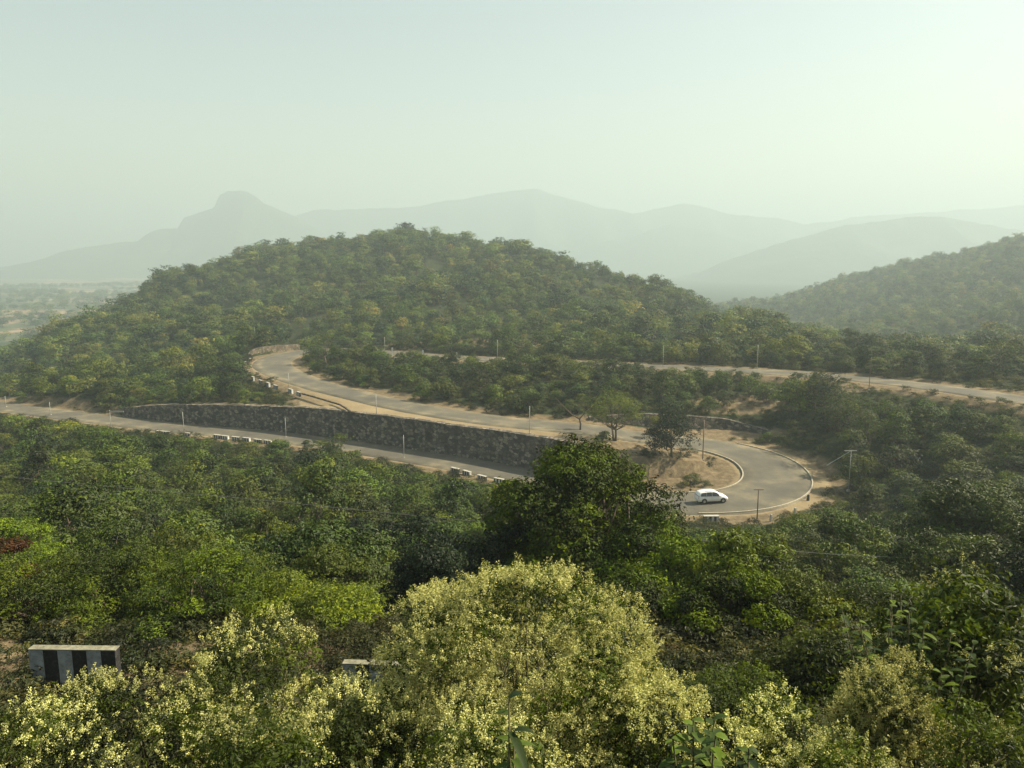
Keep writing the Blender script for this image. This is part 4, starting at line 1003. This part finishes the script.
flower_bush(365, 7.2, 1.0, 702, 46, .30, 15000, 1200, 'pale blossoming bush at the lower left foot of the big domed bush', 202, cover=.3)
flower_bush(668, 6.9, 1.1, 700, 44, .30, 13000, 1200, 'half shaded blossoming bush at the lower right foot of the big domed bush', 203, cover=.36)
flower_bush(245, 8.8, 1.4, 628, 50, .32, 18000, 1150, 'blossoming bush on the right of the striped block, darker below', 204, cover=.42)
flower_bush(92, 8.6, 1.3, 680, 44, .30, 15000, 650, 'low blossoming bush in front of the striped block', 205, cover=.4)
flower_bush(15, 7.4, 1.1, 678, 40, .3, 12000, 450, 'sparsely flowering bush in the bottom left corner', 206, cover=.44)
flower_bush(255, 6.2, 1.1, 705, 36, .28, 11000, 600, 'mostly leafy bush at the bottom edge between two flowering ones', 207, cover=.55)
flower_bush(892, 7.4, .95, 652, 46, .2, 9000, 2000, 'round compact bush topped with a thick cushion of pale blossom', 208, cover=.25, pw=2.0)
flower_bush(775, 6.4, .85, 692, 34, .26, 9000, 650, 'blossoming low bush left of the compact round flowering one', 209, cover=.42)
flower_bush(1000, 6.6, .9, 690, 34, .26, 9000, 600, 'sparsely flowering bush at the bottom right corner', 210, cover=.5)
flower_bush(912, 10.6, .95, 590, 36, .34, 11000, 350, 'leafy bush with a few pale blossoms between the round flowering bush and the tall one', 312, cover=.5, ls=.10)
flower_bush(978, 9.0, 1.55, 551, 75, .36, 17000, 1300, 'tall leafy bush with scattered pale blossom at the right edge', 311, cover=.45, ls=.10)
flower_bush(840, 5.6, .8, 735, 30, .26, 8000, 400, 'dark leafy bush at the bottom edge below the compact round flowering one', 211, cover=.55)
flower_bush(505, 5.4, .9, 728, 30, .26, 9000, 600, 'shadowed blossoming bush at the bottom edge below the big domed one', 212, cover=.45)

# broad leaved plants ------------------------------------------------
def broad_leaf(mb_v, mb_f, mb_t, base, direction, L, Wd, rng, droop):
    n = 7; d = direction / np.linalg.norm(direction); side = np.cross(d, [0, 0, 1.0]); side /= np.linalg.norm(side) + 1e-6
    p = base.copy(); o = len(mb_v); t0 = rng.random() * .7 + .15
    for i in range(n):
        t = i / (n - 1); w = Wd * math.sin(PI * min(1, t * .93 + .07)) ** .7 * (1 - .35 * t) * .5
        if i == n - 1: w = .002
        up = np.cross(side, d)
        mb_v += [p - side * w + up * w * .25, p, p + side * w + up * w * .25]; mb_t += [t0, t0 * .8, t0]
        if i < n - 1:
            k = o + i * 3; mb_f += [(k, k + 1, k + 4, k + 3), (k + 1, k + 2, k + 5, k + 4)]
        d = d + np.array([0, 0, -droop / n]); d /= np.linalg.norm(d); p = p + d * L / (n - 1)
def broad_plant(u, v_, y, H, stems, per, L, Wd, label, seed, spread=.5, name='broad_leaved_plant', z=None, droop=1.3, step=.22):
    p = gpt(u, v_, y); rng = np.random.default_rng(seed)
    r = empty(name, p, label, 'plant'); vs, fs, ts = [], [], []; mb = MB()
    for s_ in range(stems):
        a = rng.uniform(0, 2 * PI); top = np.array([math.cos(a) * spread * rng.random(), math.sin(a) * spread * rng.random(), H * rng.uniform(.8, 1.0)])
        mb.tube([(top[0] * .1, top[1] * .1, -.1), top * np.array([.6, .6, .5]), top], [.018, .014, .006], 6)
        for k in range(per):
            h = 1 - step * k / per * 2.2; b = top * np.array([h, h, h]); an = k * 2.4 + rng.uniform(-.7, .7)
            broad_leaf(vs, fs, ts, b, np.array([math.cos(an), math.sin(an), rng.uniform(-.1, .9)]), L * rng.uniform(.7, 1.1) * (.55 if k < 2 else 1), Wd * rng.uniform(.8, 1.1), rng, droop)
    link('leaves', mesh_from('leaves', np.array(vs), [i for f in fs for i in f], [len(f) for f in fs], [M['leaf_broad']], {'tint': ts}, smooth=True), r)
    mb.build('stems', M['stem'], r, smooth=True); return r
broad_plant(510, 0, 4.9, 1.88, 2, 7, .34, .085, 'long drooping leaved sprig rising in front of the big domed bush', 301, spread=.05)
broad_plant(735, 0, 6.0, 1.95, 5, 14, .2, .10, 'plant with upturned pale green leaves right of the big domed bush', 302, spread=.35, droop=.7)
broad_plant(800, 0, 5.6, 1.4, 4, 14, .2, .09, 'leafy plant between the low blossoming bushes at lower right', 303, spread=.35)
broad_plant(985, 0, 8.5, 3.05, 22, 20, .17, .085, 'plant with broad leaves and pale tips rising from the tall bush at right edge', 304, spread=1.0, droop=.9, step=.2)
broad_plant(205, 0, 6.8, 1.75, 4, 12, .22, .10, 'dark leafy plant between the flowering bushes at lower left', 306, spread=.4)
broad_plant(90, 0, 9.5, 1.9, 3, 8, .24, .10, 'leafy sprig just in front of the striped block', 307, spread=.3)
# ------------------------------------------------------------------ the car
def build_car():
    p = at_z(711, 501.5, -33.82); heading = .16
    root = empty('car', (p[0], p[1], p[2]), 'white people carrier driving out of the right hairpin bend', 'car', rz=heading)
    L = 4.55
    # stations: x, floor z, belt z, roof z, half width at belt, half width at roof
    st = [(-2.27, .45, .85, .88, .70, .62), (-2.22, .30, .98, 1.02, .82, .66), (-2.12, .26, 1.05, 1.45, .87, .66), (-1.9, .25, 1.06, 1.62, .89, .67), (-1.3, .24, 1.05, 1.70, .90, .69), (-.5, .24, 1.03, 1.73, .90, .70), (.2, .24, 1.01, 1.71, .90, .69),
          (.62, .24, 1.0, 1.62, .90, .66), (1.0, .24, 1.0, 1.35, .90, .70), (1.3, .24, .99, 1.08, .89, .76), (1.65, .25, .93, 1.0, .87, .70), (2.0, .27, .82, .90, .83, .62), (2.18, .32, .68, .76, .76, .52), (2.27, .42, .58, .62, .64, .42)]
    V_ = []; n = 12
    for x, zf, zb, zr, wb, wr in st:
        half = [(wb * .80, zf), (wb * .97, zf + .10), (wb, zf + (zb - zf) * .55), (wb * .985, zb), (wr * .5 + wb * .5 - .02, (zb + zr) / 2 + .02), (wr * .96, zr - .05), ]
        half2 = half + [(wr * .55, zr)]
        V_ += [(x, a, b) for a, b in half2] + [(x, -a, b) for a, b in half2[::-1]]
    n = 14; Fc = []
    for i in range(len(st) - 1):
        for k in range(n): Fc.append((i * n + k, (i + 1) * n + k, (i + 1) * n + (k + 1) % n, i * n + (k + 1) % n))
    Fc += [tuple(range(n)), tuple((len(st) - 1) * n + k for k in range(n))[::-1]]
    mb = MB(); mb.add(V_, Fc); b = mb.build('body', M['carpaint'], root, smooth=True)
    # glass: side bands, windscreen, rear window
    def pane(pts, name, m=M['glass']):
        mb = MB(); P = np.array(pts, float); c = P.mean(0)
        nrm = np.cross(P[1] - P[0], P[2] - P[0]); nrm /= np.linalg.norm(nrm)
        if np.dot(nrm, c - np.array([0, 0, .8])) < 0: P = P[::-1]; nrm = -nrm
        k = len(P); mb.add(np.concatenate([P + nrm * .02, P - nrm * .02]), [tuple(range(k)), tuple(range(k, 2 * k))[::-1]] + [(i, i + k, (i + 1) % k + k, (i + 1) % k) for i in range(k)])
        return mb.build(name, m, root)
    for s in (-1, 1):
        pane([(-1.05, s * .905, 1.08), (-.28, s * .905, 1.07), (-.28, s * .715, 1.63), (-1.0, s * .71, 1.62)], 'side_window')
        pane([(-.2, s * .905, 1.07), (.95, s * .90, 1.05), (.52, s * .72, 1.55), (-.2, s * .715, 1.63)], 'side_window')
        pane([(-1.95, s * .89, 1.12), (-1.12, s * .905, 1.09), (-1.08, s * .71, 1.60), (-1.78, s * .71, 1.53)], 'side_window')
        pane([(2.05, s * .80, .66), (2.22, s * .62, .62), (2.16, s * .62, .76), (1.9, s * .80, .84)], 'headlight', M['lamp'])
        pane([(-2.24, s * .80, .80), (-2.24, s * .62, .80), (-2.17, s * .62, 1.12), (-2.15, s * .82, 1.12)], 'tail_light', M['redlens'])
        mb = MB(); mb.box((.85, s * 1.0, 1.1), (.18, .2, .14)); mb.build('wing_mirror', M['carpaint'], root, .03)
    pane([(1.34, -.66, 1.07), (1.34, .66, 1.07), (.66, .58, 1.60), (.66, -.58, 1.60)], 'windscreen')
    pane([(-2.2, -.62, 1.06), (-2.2, .62, 1.06), (-2.02, .56, 1.5), (-2.02, -.56, 1.5)], 'rear_window')
    mb = MB(); mb.box((0, 0, .2), (3.9, 1.5, .16)); mb.build('underbody', M['rubber'], root)
    mb = MB()
    for s in (-1, 1): mb.box((-.5, s * .6, 1.76), (1.7, .05, .05))
    mb.build('roof_rails', M['alloy'], root)
    def disc(x, y, r, w, m, name, par, seg=20):
        mb = MB(); mb.tube([(x, y - w / 2, .33), (x, y - w / 2 + .03, .33), (x, y + w / 2 - .03, .33), (x, y + w / 2, .33)], [r * .93, r, r, r * .93], seg)
        return mb.build(name, m, par, smooth=False)
    for x in (-1.38, 1.42):
        for s in (-1, 1):
            w = link('wheel', None, root)
            disc(x, s * .82, .33, .2, M['rubber'], 'tyre', w); disc(x, s * .83, .2, .21, M['alloy'], 'rim', w)
            # dark wheel arch
            mb = MB(); mb.tube([(x, s * .80, .36), (x, s * .905, .36)], .40, 20); mb.build('wheel_arch', M['rubber'], w)
build_car()

# ------------------------------------------------------------------ light, air, sky
SUN_EL, SUN_AZ = math.radians(42), math.radians(80)          # azimuth clockwise from the view direction
d = Vector((math.sin(SUN_AZ) * math.cos(SUN_EL), math.cos(SUN_AZ) * math.cos(SUN_EL), math.sin(SUN_EL)))
sl = bpy.data.lights.new('sun', 'SUN'); sl.energy = 5.0; sl.angle = math.radians(.6); sl.color = (1, .89, .68)
so = bpy.data.objects.new('sun', sl); C.objects.link(so); so.rotation_euler = (-d).to_track_quat('-Z', 'Y').to_euler()
w = bpy.data.worlds.new('World'); SC.world = w; w.use_nodes = True; nt = w.node_tree
bg = nt.nodes['Background']; sky = nt.nodes.new('ShaderNodeTexSky'); sky.sky_type = 'NISHITA'; sky.sun_disc = False
sky.sun_elevation = SUN_EL; sky.sun_rotation = SUN_AZ; sky.dust_density = 1.5; sky.air_density = 1.2; sky.ozone_density = 1.0
nt.links.new(mix(nt, 1.0, sky.outputs[0], (1.50, 1.30, 1.0), 'MULTIPLY'), bg.inputs[0]); bg.inputs[1].default_value = .06

hz_lo, hz_hi = -86.0, 500.0
mb = MB(); mb.box((0, 3400, (hz_lo + hz_hi) / 2), (17600, 9600, hz_hi - hz_lo))
m, nt, out = mat('haze'); 
pv = nt.nodes.new('ShaderNodeVolumePrincipled'); pv.inputs['Color'].default_value = (.56, .67, .705, 1); pv.inputs['Density'].default_value = .0005; pv.inputs['Anisotropy'].default_value = .2
nt.links.new(pv.outputs[0], out.inputs['Volume'])
hz = mb.build('haze', m); tag(hz, 'pale greenish haze filling the valley and veiling the far hills', 'haze', kind='stuff')

SC.view_settings.view_transform = 'Standard'; SC.view_settings.look = 'None'; SC.view_settings.gamma = 1; SC.view_settings.exposure = 1.28
cy_ = SC.cycles
cy_.max_bounces = 6; cy_.diffuse_bounces = 3; cy_.glossy_bounces = 2; cy_.transmission_bounces = 4; cy_.volume_bounces = 2; cy_.transparent_max_bounces = 8
cy_.use_denoising = True; cy_.caustics_reflective = False; cy_.caustics_refractive = False
cy_.sample_clamp_indirect = 6
SC.render.threads_mode = 'AUTO'
